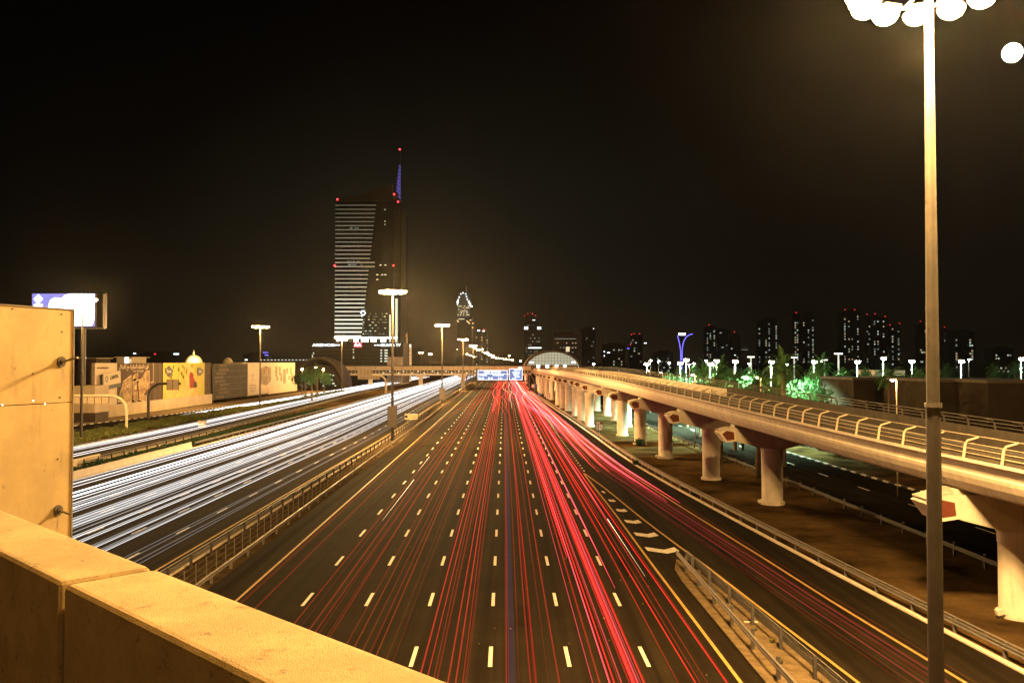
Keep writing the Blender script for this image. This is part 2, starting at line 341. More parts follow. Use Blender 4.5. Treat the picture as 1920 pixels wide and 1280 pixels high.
for i in range(7):                           # chevrons pointing at the driver in the gore
    y = 64.6 + 5.95 * i; a = gore_l(y) + .42; b = gore_r(y + .4) - .5
    if b - a < .3: continue
    wd = b - a; ap = a + wd * .55; dy = wd * .42; th = 1.35
    mb.face([(a, y + dy, .036), (ap, y, .036), (ap, y + th, .036), (a - .05, y + dy + th, .036)][::1])
    mb.face([(ap, y, .036), (b, y + dy * .9, .036), (b - .15, y + dy * .9 + th, .036), (ap, y + th, .036)])
struct('chevron_markings', mb, 'white_paint')
mb = MB()
for y in (149.5, 96.3): mb.face([(-49, y, .026), (13, y + .8, .026), (13, y + 1.1, .026), (-49, y + .3, .026)])
rs = random.Random(5)
for k, (ln, y, wd, l_) in enumerate(((-2, 62, 1.2, 7), (0, 47, .9, 4), (1, 88, 1.3, 11), (-3, 95, 1.1, 9), (-1, 128, 1.4, 14), (2, 58, .8, 5))):   # resurfaced patches
    x = c0(y) + 3.65 * ln + 1.2; z = .0245 + .0004 * k; mb.face([(x, y, z), (x + wd, y, z), (x + wd, y + l_, z), (x, y + l_, z)])
for k in range(-3, 3): add_sheet(mb, lambda t: c0(t) + 3.65 * k + .2, lambda t: c0(t) + 3.65 * k + .225, 10, 300, .0255, 20)
struct('road_patches', mb, 'asphalt_patch')
mb = MB()
for k in range(90):
    y = rs.uniform(36, 110); x = rs.uniform(-15.5, 9); q = rs.uniform(.015, .045); mb.obox((x, y, .02 + q), (q, 0, 0), (0, q * 1.4, 0), (0, 0, q * .7))
tag(mb.build('gravel_chips', 'sand_pale'), kind='stuff')
mb = MB()                                    # striped kerbs: dark and pale blocks
for fn, a, b in ((th_l, 120, 425), (th_r, 120, 300), (lambda t: interp([(5, 46.1), (94, 43.9), (135, 42.5), (300, 40.1), (700, 34)], t), 60, 300)):
    y = a; i = 0
    while y < b:
        mb.k = i % 2; x = fn(y); x2 = fn(y + 1.5); mb.obox(((x + x2) / 2, y + .75, .09), (.14, 0, 0), ((x2 - x) / 2, .745, 0), (0, 0, .09)); y += 1.5; i += 1
struct('striped_kerb', mb, ['white_paint', 'black'])
mb = MB()
for fn, a, b in ((lw_l, 4, 700), (sv_r, 4, 600), (sv_l, 4, 600), (med_l, 4, 600)): mb.sweep([(fn(y), y, 0) for y in ys(a, b, 12)], [(-.12, .0), (.12, .0), (.12, .16), (-.12, .16)])
struct('kerb', mb, 'concrete')

# ------------------------------------------------------------------ guard rails (beam + posts)
WP = [(-.04, .0), (.03, .03), (.03, .09), (-.02, .13), (-.02, .18), (.03, .22), (.03, .28), (-.04, .31), (-.06, .31), (-.06, 0)]
post_me = MB().box(-.08, .08, -.07, .07, 0, 1.0).mesh('post', 'steel_dark')
post_short = MB().box(-.08, .08, -.07, .07, 0, .72).mesh('post', 'steel')
thin_post = MB().box(-.03, .03, -.03, .03, 0, 1.25).mesh('post', 'steel')
def rail(name, fn, a, b, step, label, side=1, h=.5, off=0.0, me=None, top_rails=(), lim=98, bm='steel', cat='guard rail', rough=None, z0=0.0):
    t = empty(name, (fn(a), a, 0), label, cat); o = t.location
    Y = ys(a, b, 4)
    p = [(fn(y) - o.x, y - o.y, z0) for y in Y]
    prof = [(side * u, v + h) for u, v in WP]
    if side < 0: prof = prof[::-1]
    MB().sweep(p, prof).build('beam', bm, t)
    for hh, rr in top_rails: MB().tube([(q[0], q[1], hh + z0) for q in p], rr, 6).build('top_rail', bm, t)
    y = a; n = 0
    while y < b and n < lim:
        link('post', me or post_short, t, (fn(y) - o.x - side * (.14 + off), y - o.y, z0)); y += step; n += 1
    return t
rail('guard_rail', lambda y: er(y) + .5, 10, 402, 4, 'long double-beam guard rail along the sandy verge right of the ramp', -1, h=.42, top_rails=((.86, .05),))
rail('guard_rail', lambda y: interp([(5, 12.1), (40, 11.55), (61, 11.45)], y), 7, 61.6, 4, 'short silver guard rail on the motorway side of the sandy gore island', -1, .5, me=post_me, z0=.09)
rail('guard_rail', lambda y: interp([(5, 15.0), (39, 13.45), (47, 12.9), (60, 12.1)], y), 7, 61, 4, 'short dark two-bar guard rail on the ramp side of the sandy gore island', 1, .42, me=post_me, top_rails=((.92, .035), (.8, .035)), z0=.09)
rail('guard_rail', lambda y: interp([(5, -18.5), (58, -18.9), (160, -19.9), (300, -21.2), (700, -24.7)], y), 20, 412, 4, 'guard rail on the red-trail side of the central reservation', 1, .45, me=post_short)
rail('guard_rail', lambda y: interp([(5, -21.9), (58, -21.9), (160, -22.0), (300, -23.6), (700, -27.9)], y), 20, 412, 4, 'guard rail on the white-trail side of the central reservation', -1, .5, me=post_me, top_rails=((.95, .04),))
rail('guard_rail', lambda y: interp([(5, -58), (140, -57.2), (200, -58.2), (391, -65.5), (700, -69)], y), 118, 500, 4, 'guard rail with open panels between the service road and the planted strip', -1, .5, me=post_me, top_rails=((1.0, .05),))
rail('guard_rail', lambda y: lw_l(y) - .6, 146, 520, 4, 'low guard rail between the planted strip and the white trails', 1, .5)
rail('guard_rail', lambda y: interp([(5, 33), (94, 31.3), (127, 30), (200, 28.4), (400, 25.6)], y), 40, 300, 4, 'dim guard rail beside the dark frontage road behind the viaduct piers', -1, .5, me=post_me, bm='steel_dark')
t = empty('median_fence', (0, 0, 0), 'thin-posted wire fence along the middle of the central reservation', 'fence')
fx = lambda y: interp([(5, -19.8), (56, -20.0), (150, -21.0), (400, -23.8)], y)
for hh in (.35, .75, 1.15): MB().tube([(fx(y) + (.0), y, hh) for y in ys(30, 230, 6)], .012, 4).build('wire', 'steel', t)
for i in range(99): link('post', thin_post, t, (fx(32 + 2 * i), 32 + 2 * i, 0))
# concrete barrier at the start of the planted strip
t = empty('concrete_barrier', (0, 0, 0), 'pale concrete barrier at the left edge of the white light trails', 'barrier')
y = 60; i = 0
while y < 144:
    MB().sweep([(lw_l(q) - .6, q, 0) for q in (y, y + 3.96)], [(-.32, 0), (.32, 0), (.3, .12), (.14, .4), (.09, .95), (-.09, .95), (-.14, .4), (-.3, .12)]).build('barrier_block', 'concrete', t); y += 4
t = empty('retaining_wall', (0, 0, 0), 'low concrete wall under the service road trails', 'wall')
MB().sweep([(sv_r(q) + .7, q, 0) for q in ys(60, 124, 6)], [(-.15, 0), (.15, 0), (.15, 1.0), (-.15, 1.0)]).build('wall_body', 'concrete', t)
MB().sweep([(sv_r(q) + .7, q, 0) for q in ys(60, 124, 6)], [(-.2, 1.003), (.2, 1.003), (.2, 1.1), (-.2, 1.1)]).build('coping', 'concrete', t)

# ------------------------------------------------------------------ bridge the photo was taken from: deck, parapet, board
dv = Vector((-.7133, .7009, 0)); nv = Vector((.7009, .7133, 0)); UP = Vector((0, 0, 1))
t = empty('overpass_deck', (0, 0, 0), 'concrete deck of the overpass the view is taken from', 'bridge')
MB().obox(nv * -2.2 + UP * 12.1, dv * 30, nv * 3.3, UP * .25).build('deck_slab', 'concrete', t)
MB().obox(nv * -2.2 + UP * 12.36, dv * 30, nv * 3.1, UP * .008).build('deck_surface', 'concrete', t)
MB().obox(nv * -2.2 + UP * 11.2, dv * 30, nv * 2.2, UP * .6).build('box_girder', 'concrete_pier', t)
def parapet(t0, t1, label):
    zt = 13.4; c = nv * .985; hw = .128
    me = MB().obox(c + dv * (t0 + t1) / 2 + UP * (zt - .52), dv * (abs(t1 - t0) / 2), nv * hw, UP * .52).mesh('parapet', 'parapet')
    bm = bmesh.new(); bm.from_mesh(me); bmesh.ops.recalc_face_normals(bm, faces=bm.faces)
    bmesh.ops.bevel(bm, geom=[e for e in bm.edges], offset=.022, segments=3, affect='EDGES', profile=.6)
    bm.to_mesh(me); bm.free()
    o = bpy.data.objects.new('parapet', me); COL.objects.link(o); tag(o, label, 'parapet', 'concrete parapet blocks of the overpass'); return o
J = g(292, 1063, 13.4).dot(dv)
parapet(J + .016, J + 14, 'rough yellow-lit concrete parapet block that runs behind the metal board')
parapet(J - .016, J - 9, 'rough yellow-lit concrete parapet block right of the open joint, running out of the frame')
bx = empty('metal_board', (-2.2, 4.4, 0), 'cream sheet-metal board with bolts standing behind the parapet', 'board')
bd = Vector((-.339, -.941, 0)); bn = Vector((.941, -.339, 0))
MB().obox(bd * .25 + UP * 14.03, bd * .25, bn * .004, UP * .228).build('upper_sheet', 'panel', bx)
MB().obox(bd * .25 + UP * 13.27, bd * .25, bn * .004, UP * .528).build('lower_sheet', 'panel', bx)
MB().obox(bd * -.004 + bn * -.012 + UP * 13.5, bd * .004, bn * .02, UP * .76).build('edge_trim', 'steel', bx)
MB().obox(bd * .25 + bn * -.003 + UP * 14.262, bd * .26, bn * .01, UP * .003).build('top_trim', 'steel', bx)
def bolt(px, py, d, ln, sz):
    # where the ray meets the board plane
    a = Vector(ray(px, py)); o = Vector((0, 0, H)); P0 = Vector((-2.2, 4.4, 0)); tt = (P0 - o).dot(bn) / a.dot(bn); p = o + a * tt - P0 + bn * .005
    mb = MB(); mb.tube([p, p + bn * .006], .026 * sz, 18); mb.tube([p + bn * .006, p + bn * .014], .013 * sz, 6); w_ = mb.build('washer', 'steel_dark', bx)
    MB().tube([p + bn * .01, p + bn * .01 + d * ln], .0055 * sz, 8).build('bolt', 'steel', w_)
bolt(113, 678, Vector((.55, -.1, .14)).normalized(), .085, 1)
bolt(107, 956, Vector((.5, -.25, -.10)).normalized(), .075, 1)
for px, py in ((22, 579), (114, 589), (115, 622), (111, 745), (107, 860), (60, 700)):
    a = Vector(ray(px, py)); P0 = Vector((-2.2, 4.4, 0)); tt = (P0 - Vector((0, 0, H))).dot(bn) / a.dot(bn); p = Vector((0, 0, H)) + a * tt - P0 + bn * .004
    MB().tube([p, p + bn * .002], .0045, 8).build('rivet', 'steel_dark', bx)
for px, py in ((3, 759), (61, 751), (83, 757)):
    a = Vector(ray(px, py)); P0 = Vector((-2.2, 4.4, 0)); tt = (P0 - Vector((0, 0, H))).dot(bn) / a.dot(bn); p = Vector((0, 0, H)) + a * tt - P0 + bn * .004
    MB().tube([p, p + bn * .002], .003, 8).build('glint_disc', 'spot', bx)  # glowing discs stand in for light leaking through holes in the sheet

# ------------------------------------------------------------------ high-mast street lamps
SOD = (1.0, .56, .18)
def make_mast(Hh, r0=.26, hood=True):
    t = bpy.data.objects.new('high_mast_lamp', None); COL.objects.link(t)
    MB().tube([(0, 0, 0), (0, 0, Hh * .49)], [r0, r0 * .87], 16).build('lower_pole', 'pole', t, True)
    MB().tube([(0, 0, Hh * .49), (0, 0, Hh * .495)], [r0 * 1.02, r0 * 1.02], 16).build('collar', 'steel', t)
    MB().tube([(0, 0, Hh * .495), (0, 0, Hh)], [r0 * .80, r0 * .52], 16).build('upper_pole', 'pole', t, True)
    MB().box(-.42, .42, -.42, .42, 0, .35).build('foundation', 'concrete', t)
    mb = MB(); mb.tube([(1.75 * math.cos(a), 1.75 * math.sin(a), Hh - .1) for a in [2 * math.pi * i / 24 for i in range(25)]], .06, 6)
    for i in range(8):
        a = 2 * math.pi * i / 8; mb.tube([(.1 * math.cos(a), .1 * math.sin(a), Hh - .1), (1.75 * math.cos(a), 1.75 * math.sin(a), Hh - .1)], .04, 6)
    mb.build('crown_ring', 'steel', t)
    for i in range(12):
        a = 2 * math.pi * (i + .5) / 12; c = Vector((2.0 * math.cos(a), 2.0 * math.sin(a), Hh - .12)); u = Vector((math.cos(a), math.sin(a), 0)); v = Vector((-math.sin(a), math.cos(a), 0))
        l = MB().obox(c, u * .42, v * .3, UP * .1).build('luminaire', 'steel', t)
        MB().lathe([(.16, -.34), (.32, -.25), (.40, -.12), (.42, -.003)], 12, tuple(c - UP * .1)).build('lens', 'sodium', l)
    return t
def point(name, loc, col, P, r, parent=None):
    d = bpy.data.lights.new(name, 'POINT'); d.color = col; d.energy = P; d.shadow_soft_size = r
    o = bpy.data.objects.new(name, d); COL.objects.link(o); o.location = loc; o.parent = parent; return o
MP = 2.2e5
masts = [  # px, distance, height, radius, light, label
    (1748.5, 27.0, 25.75, .245, .8, 'tall lamp mast closest to the camera, with a collar halfway up'),
    (736, 153, 26.5, .26, 1, 'tall lamp mast in the central reservation carrying the nearest blank grey board'),
    (829, 290, 26.4, .26, 1, 'tall lamp mast in the central reservation, second along the row'),
    (868, 424, 25.2, .26, 1, 'tall lamp mast in the central reservation, third along the row'),
    (887.5, 590, 25.2, .26, .9, 'tall lamp mast in the central reservation, fourth along the row'),
    (900, 750, 25, .3, 0, 'far lamp mast in the central reservation, fifth along the row'),
    (912, 940, 24, .3, 0, 'far lamp mast in the central reservation, sixth along the row'),
    (919, 1150, 23, .3, 0, 'far lamp mast in the central reservation, last one that can be told apart'),
    (154, 155, 25.3, .25, .38, 'tall lamp mast in the clipped hedge in front of the lit violet screen'),
    (488, 257, 24.6, .25, .38, 'tall lamp mast on the hedge strip in front of the pale poster hoarding'),
    (641, 405, 24.6, .25, .38, 'tall lamp mast on the hedge strip in front of the red letter sign'),
    (734, 635, 25.4, .28, 0, 'far lamp mast beyond the footbridge, below the tower base'),
    (764.6, 807, 25, .3, 0, 'far lamp mast in front of the white pylon sign'),
    (789.6, 980, 25, .3, 0, 'far lamp mast right of the pylon sign, nearer of two'),
    (806.7, 1170, 25, .3, 0, 'far lamp mast right of the pylon sign, farther of two'),
]
t = empty('overpass_lamp', (3.6, -2.6, 12.35), 'street lamp standing on the overpass deck that lights the parapet and the metal board', 'street lamp')
MB().tube([(0, 0, 0), (0, 0, 8.6), (.04, .5, 9.3), (.2, 2, 9.6), (.4, 4.1, 9.6)], [.1, .08, .07, .06, .05], 10).build('curved_pole', 'pole', t, True)
l = MB().box(.22, .58, 3.6, 4.5, 9.52, 9.7).build('lamp_head', 'steel', t); MB().lathe([(.08, -.14), (.15, -.05), (.16, -.003)], 12, (.4, 4.1, 9.52)).build('lens', 'sodium', l)
point('lamp_light', (.4, 4.1, 9.15), (1, .475, .095), 6000, .16, t)
protos = {}
for i, (px, Y, Hh, r0, li, lab) in enumerate(masts):
    key = (Hh, r0)
    t = make_mast(Hh, r0); t.location = ((px - CX) / F * Y, Y, 0); t.rotation_euler.z = .2 * i
    tag(t, lab, 'street lamp', 'tall lamp masts of the motorway')
    if li:
        nl = 4 if i == 0 else 2
        for k in range(nl):
            a_ = 2 * math.pi * (k + .5) / nl + .6; point('mast_light', (2.0 * math.cos(a_), 2.0 * math.sin(a_), Hh - .75), SOD, MP * li / nl, .2, t)
far_pts = [(882 + 5.4 * k, 648 + 2.9 * k - .06 * k * k, 700 + 170 * k) for k in range(9)] + [(876 + 6.2 * k, 664 + 2.2 * k, 900 + 190 * k) for k in range(6)] + [(924 + 6.1 * k, 670 + .8 * k, 1500 + 130 * k) for k in range(7)] + [(955, 667, 1500), (984, 677, 2300), (976, 676.5, 2100)]
for i, (px, py, Y) in enumerate(far_pts):
    p = at(px, py, Y); t = empty('street_lamp', (p.x, Y, 0), 'small far sodium street lamp in the glow at the end of the road', 'street lamp', 'far street lamps at the end of the road')
    MB().tube([(0, 0, 0), (0, 0, p.z)], .2, 6).build('pole', 'pole', t)
    MB().obox((0, 0, p.z), (1.1 * Y / 1200, 0, 0), (0, 1, 0), (0, 0, .42 * Y / 1200)).build('lamp_head', 'sodium_far', t)
# boards on the central masts
for (px, Y, x0, x1, y0, y1, nm) in ((736, 153, 727, 744, 761, 801, 'nearest'), (829, 290, 824, 834, 727, 749, 'second'), (868, 424, 864, 871.5, 714, 729, 'third')):
    a = at(x0, y0, Y - .5); b = at(x1, y1, Y - .5)
    t = empty('blank_board', (a.x, Y - .5, 0), {'nearest': 'largest blank grey board clamped to the mast in the central reservation', 'second': 'blank grey board on the second mast of the central reservation', 'third': 'small blank grey board on the third mast of the central reservation'}[nm], 'sign', 'sign boards seen from behind on the masts')
    w_ = b.x - a.x
    MB().box(0, w_, -.05, .05, b.z, a.z).build('board', 'panel_grey', t)
    mb = MB(); mb.box(-.04, 0, -.08, .08, b.z, a.z); mb.box(w_, w_ + .04, -.08, .08, b.z, a.z); mb.build('frame', 'steel', t)
    for q in (.25, .75): MB().box(w_ * .3, w_ * .7, .05, .3, b.z + (a.z - b.z) * q - .06, b.z + (a.z - b.z) * q + .06).build('clamp', 'steel', t)

#__VIADUCT__
# ------------------------------------------------------------------ metro viaduct
VC = [(20, 31.0), (48.9, 28.0), (87, 25.7), (105.5, 24.0), (128.7, 22.6), (150.5, 22.0), (168, 21.3), (191, 20.8), (230, 20.6), (288, 19.8), (388, 18.0), (560, 19.0), (640, 20)]
VH = [(20, 8.6), (48.9, 9.0), (87, 9.75), (105.5, 10.3), (128.7, 10.75), (168, 11.2), (212, 11.6), (288, 11.4), (388, 10.9), (560, 9.9), (640, 9.9)]
VW = [(20, 4.8), (150, 4.8), (212, 6.0), (288, 6.0), (388, 5.6), (640, 6)]
vc = lambda y: interp(VC, y)
vh = lambda y: interp(VH, y)
vw = lambda y: interp(VW, y)
via = empty('metro_viaduct', (vc(48.9), 48.9, 0), 'curving elevated metro viaduct with pale girder on round piers', 'viaduct')
vo = via.location
def sm_path(a, b, st=5):
    out_ = []
    for y in ys(a, b, st):
        k = [vc(y + d) for d in (-12, -6, 0, 6, 12)]; h_ = [vh(y + d) for d in (-12, -6, 0, 6, 12)]
        out_.append((sum(k) / 5 - vo.x, y - vo.y, sum(h_) / 5))
    return out_
def girder(a, b):
    mb = MB(); P = sm_path(a, b); n = None
    st = []
    for p in P:
        W = vw(p[1] + vo.y)
        left = [(-W + .34, -.02), (-W, 0), (-W - .02, -.13), (-W + .18, -.22), (-W + .38, -.42), (-W + .42, -.62), (-W + .30, -.80), (-W + .34, -1.0), (-W + .50, -1.35), (-W + .78, -1.75), (-W + 1.15, -1.95)]
        prof = left + [(-x, z) for x, z in left[::-1]] + [(W - .36, -1.05), (-W + .36, -1.05)]
        d = Vector((0, 1, 0)); q = Vector(p); st.append(len(mb.v)); mb.v += [(q.x + x, q.y, q.z + z) for x, z in prof]; n = len(prof)
    for b_, c_ in zip(st, st[1:]):
        for k in range(n): mb.f.append((b_ + k, c_ + k, c_ + (k + 1) % n, b_ + (k + 1) % n)); mb.mi.append(0)
    return mb
piers = [(48.9, 28.0, 1), (87.2, 25.7, 1), (105.5, 23.8, 1), (128.7, 22.4, 1), (150.5, 21.9, 1), (168, 21.0, 1), (191.7, 20.8, 2), (211.5, 20.6, 2), (229.9, 20.6, 2), (253, 20.2, 2), (267, 19.4, 2), (288, 19.2, 2), (327, 18.7, 2), (356, 18, 2), (388, 17.6, 2), (430, 17.5, 2), (480, 18, 2)]
cuts = [14] + [p[0] for p in piers[:-3]] + [470, 560]
for a, b in zip(cuts, cuts[1:]): girder(a + .03, b - .03).build('girder_span', 'concrete', via, False)
P = sm_path(14, 560)
for nm, off, wd, z0, z1, m_ in (('track_bed', -2.1, 1.15, -1.04, -.75, 'concrete_dark'), ('track_bed', 2.1, 1.15, -1.04, -.75, 'concrete_dark'), ('walkway', 0, .5, -1.04, -.45, 'concrete_dark')):
    MB().sweep(P, [(off - wd, z0), (off + wd, z0), (off + wd, z1), (off - wd, z1)]).build(nm, m_, via)
for off in (-2.8, -1.4, 1.4, 2.8): MB().sweep(P, [(off - .035, -.75), (off + .035, -.75), (off + .035, -.6), (off - .035, -.6)]).build('track_rail', 'steel', via)
MB().sweep(sm_path(35, 110), [(-3.75, -1.03), (-3.55, -1.03), (-3.55, -.25), (-3.75, -.25)]).build('cable_wall', 'concrete_dark', via)
MB().sweep(sm_path(52, 112), [(3.75, -1.03), (3.95, -1.03), (3.95, .45), (3.75, .45)]).build('noise_wall', 'concrete_dark', via)
lp = MB(); lp.tube([(-.05, 0, 0), (.06, 0, .78), (.16, 0, .95), (.75, 0, 1.12)], [.075, .065, .055, .045], 6); lp = lp.mesh('railing_post', 'cream')
rp = MB(); rp.tube([(.05, 0, 0), (-.06, 0, .78), (-.16, 0, .95), (-.75, 0, 1.12)], [.075, .065, .055, .045], 6); rp = rp.mesh('railing_post', 'steel_dark')
for s, me in ((-1, lp), (1, rp)):
    n = 0; y = 34
    while n < 90:
        link('railing_post', me, via, (vc(y) - vo.x + s * (vw(y) - .2), y - vo.y, vh(y) - .02)); y += 3.05; n += 1
    for hh, oo in ((.3, .02), (.55, .05), (.8, .1), (1.12, .75)):
        MB().tube([(p[0] + s * (vw(p[1] + vo.y) - .2 - oo), p[1], p[2] + hh) for p in sm_path(18, 540)], .022, 4).build('handrail', 'cream' if s < 0 else 'steel', via)
    if s < 0: MB().sweep([(p[0] - vw(p[1] + vo.y) + .3, p[1], p[2]) for p in sm_path(18, 300)], [(-.01, .0), (.01, .0), (.01, .5), (-.01, .5)]).build('mesh_panel', 'concrete_dark', via)
def pier(Y, X, kind):
    zg = vh(Y) - 1.97
    cols = [0] if kind == 1 else [-4.0, 4.2]
    lo = cols[0] - (1.2 if kind == 1 else 1.0); hi = cols[-1] + (1.2 if kind == 1 else 1.0); ex = 5.4 if kind == 1 else 5.9
    cb = MB(); prof = [(-ex, zg - .5), (-ex + .6, zg - 1.35), (-ex + 1.6, zg - 1.55), (lo, zg - 2.22), (hi, zg - 2.22), (ex - 1.6, zg - 1.55), (ex - .6, zg - 1.35), (ex, zg - .5), (ex - .9, zg - .22), (-ex + .9, zg - .22)]
    for i, yy in enumerate((-1.05, 1.05)): cb.v += [(x, yy, z) for x, z in prof]
    n = len(prof); cb.f += [tuple(range(n)), tuple(range(2 * n - 1, n - 1, -1))] + [(k, (k + 1) % n + 0, (k + 1) % n + n, k + n)[::-1] for k in range(n)]; cb.mi += [0] * (n + 2)
    c = cb.build('pier', 'concrete_pier', via, loc=(X - vo.x, Y - vo.y, 0))
    for cx in cols:
        r = 1.02 if kind == 1 else .98
        o = MB().lathe([(r * 1.16, 0), (r * 1.16, .25), (r, .3), (r, zg - 3.05), (r * 1.04, zg - 3.0), (r * 1.04, zg - 2.5), (r * 1.12, zg - 2.35), (r * 1.12, zg - 2.225)], 28, (cx, 0, 0)).build('column', 'concrete_pier', c)
        for p in o.data.polygons: p.use_smooth = abs(p.normal.z) < .5
    MB().box(-3.9, -2.7, -.7, .7, zg - .218, zg + .05).build('bearing', 'concrete', c); MB().box(2.7, 3.9, -.7, .7, zg - .218, zg + .05).build('bearing', 'concrete', c)
    e = MB(); pts = [(-1.15, zg - .75), (-.2, zg - .3), (1.2, zg - .5), (1.35, zg - 1.5), (-.15, zg - 1.65)]
    x = -ex - .05
    A = [Vector((x + .75 * (q[0] + 1.15) * .9, -1.12, q[1])) for q in pts]
    B = [p + Vector((.0, 2.24, 0)) for p in A]
    e.v += [tuple(p) for p in A + B]; e.f += [tuple(range(5)), tuple(range(9, 4, -1))] + [(k, (k + 1) % 5, (k + 1) % 5 + 5, k + 5)[::-1] for k in range(5)]; e.mi += [0] * 7
    cen = sum(A, Vector()) / 5; C_ = [cen + (p - cen) * .72 + Vector((0, -.006, 0)) for p in A]; e.k = 1; e.face(C_)
    e.build('end_plate', ['concrete', 'red_brown'], c)
for Y, X, k in piers: pier(Y, X, k)
# lone lit floodlights at pier feet and bushes come further down

#__STATION__
# ------------------------------------------------------------------ metro station shell and footbridge
st = empty('metro_station', (26, 556, 0), 'dark domed metro station shell with lit arched front over the tracks', 'metro station')
def shell(x0, z0, rx, rz, y0, y1, a0, a1, n=28, thick=1.2, taper=.93):
    mb = MB(); rows = []
    for j, (y, k) in enumerate(((y0, 1), (y0 + (y1 - y0) * .3, 1.03), (y0 + (y1 - y0) * .7, .98), (y1, taper))):
        ro = []; ri = []
        for i in range(n + 1):
            a = a0 + (a1 - a0) * i / n; ro.append((x0 + rx * k * math.cos(a), y, z0 + rz * k * math.sin(a))); ri.append((x0 + (rx - thick) * k * math.cos(a), y, z0 + (rz - thick) * k * math.sin(a)))
        rows.append((len(mb.v), n + 1)); mb.v += ro + ri
    m_ = n + 1
    for (b, _), (c, _) in zip(rows, rows[1:]):
        for i in range(n):
            mb.f.append((b + i, b + i + 1, c + i + 1, c + i)); mb.f.append((b + m_ + i + 1, b + m_ + i, c + m_ + i, c + m_ + i + 1)); mb.mi += [0, 0]
    for b in (rows[0][0], rows[-1][0]):
        for i in range(n): mb.f.append((b + i, b + m_ + i, b + m_ + i + 1, b + i + 1)); mb.mi.append(0)
    return mb
shell(0, 9.5, 18.3, 12.0, 0, 96, R(-22), R(200)).build('roof_shell', 'louver', st, True)
gl = MB(); ring = [(16.6 * math.cos(R(a)), 4.0, 9.9 + 10.3 * math.sin(R(a))) for a in range(4, 177, 6)]
gl.face(ring).build('end_glazing', 'warm_in', st)
mb = MB()
for x in range(-15, 16, 2): mb.box(x - .09, x + .09, 3.7, 3.9, 9.9, 9.9 + 10.2 * math.sqrt(max(0, 1 - (x / 16.6) ** 2)))
for z in (12.6, 14.6, 16.4, 18.2): w_ = 16.6 * math.sqrt(max(0, 1 - ((z - 9.9) / 10.3) ** 2)); mb.box(-w_, w_, 3.6, 3.7, z - .08, z + .08)
mb.build('mullion', 'steel_dark', st)
MB().box(-15.8, 15.8, 3.0, 3.5, 9.0, 12.0).build('platform_wall', 'louver', st)
for i, x in enumerate((-9.3, -3.6, 2.3, 7.6)): link('platform_screen', PANES['sign_w'], st, (x, 2.98, 11.3), scale=(2.2, 1, 2.1))
for x, z in ((-13.8, 13.8), (13.2, 13.9)): link('ceiling_light', PANES['sign_hot'], st, (x, 3.4, z), scale=(2.4, 1, .5))
MB().box(-17.5, 17.5, 2, 94, 6.6, 8.9).build('station_deck', 'concrete_pier', st)
MB().box(-17, -16, 4, 90, 0, 6.6).build('station_wall', 'concrete_pier', st)
fb = empty('footbridge', (-45, 513, 0), 'long covered footbridge crossing the whole motorway to the metro station', 'footbridge')
MB().box(-52, 56, -3, 3, 6.3, 7.4).build('bottom_chord', 'concrete', fb)
MB().box(-52, 56, -2.9, 2.9, 7.403, 9.2).build('window_band', 'glass', fb)
mb = MB()
for i in range(54): mb.box(-52 + 2 * i, -51.8 + 2 * i, -3.05, -2.905, 7.4, 9.2)
mb.box(-52, 56, -3.06, -2.91, 8.2, 8.3); mb.build('mullion', 'cream', fb)
MB().box(-52, 56, -3.1, 3.1, 9.203, 11.6).build('roof_fascia', 'beige', fb)
mb = MB()
for i in range(36): mb.box(-52 + 3 * i, -51.9 + 3 * i, -3.16, -3.1, 9.3, 11.5)
mb.build('fascia_joint', 'louver', fb)
MB().box(-52, 56, -3.4, 3.4, 11.603, 11.9).build('roof_edge', 'concrete_dark', fb)
for i in range(18): link('lit_pane', PANES['win_w'], fb, (-30 + 4 * i + random.random() * 2, -3.07, 8.0 + .9 * (i % 2) - .3), scale=(.7, 1, .6))
for px, Y in ((789, 513), (695, 513), (868, 513)):
    x = (px - CX) / F * Y + 45; MB().box(x - 1.1, x + 1.1, -1.2, 1.2, 0, 5.2).build('bridge_pier', 'cream', fb); MB().box(x - 3, x + 3, -1.5, 1.5, 5.203, 6.3).build('pier_head', 'cream', fb)
en = empty('station_entrance', (-104, 470, 0), 'brown curved entrance shell at the left end of the footbridge', 'station entrance')
shell(0, 0, 14, 16.5, 0, 40, 0, math.pi, 24, 1.0, .8).build('roof_shell', 'shell', en, True)
gl = MB(); gl.face([(12.5 * math.cos(R(a)), 2.5, 12.6 * math.sin(R(a))) for a in range(0, 181, 9)]).build('end_wall', 'shell', en)
for cx, wd, h in ((-6.5, 5.5, 7.5), (5.5, 6.5, 9)):
    a = MB(); a.face([(cx + wd * math.cos(R(q)) * .8, 2.3, h * math.sin(R(q))) for q in range(0, 181, 12)]); ob = a.build('arched_opening', 'glass', en)
    for k in range(16):
        x = cx + (random.random() - .5) * wd * 1.2; z = .5 + random.random() * h * .75; link('lit_pane', PANES['win_w' if cx > 0 else 'win_d'], ob, (x, 2.26, z), scale=(.9, 1, .5))

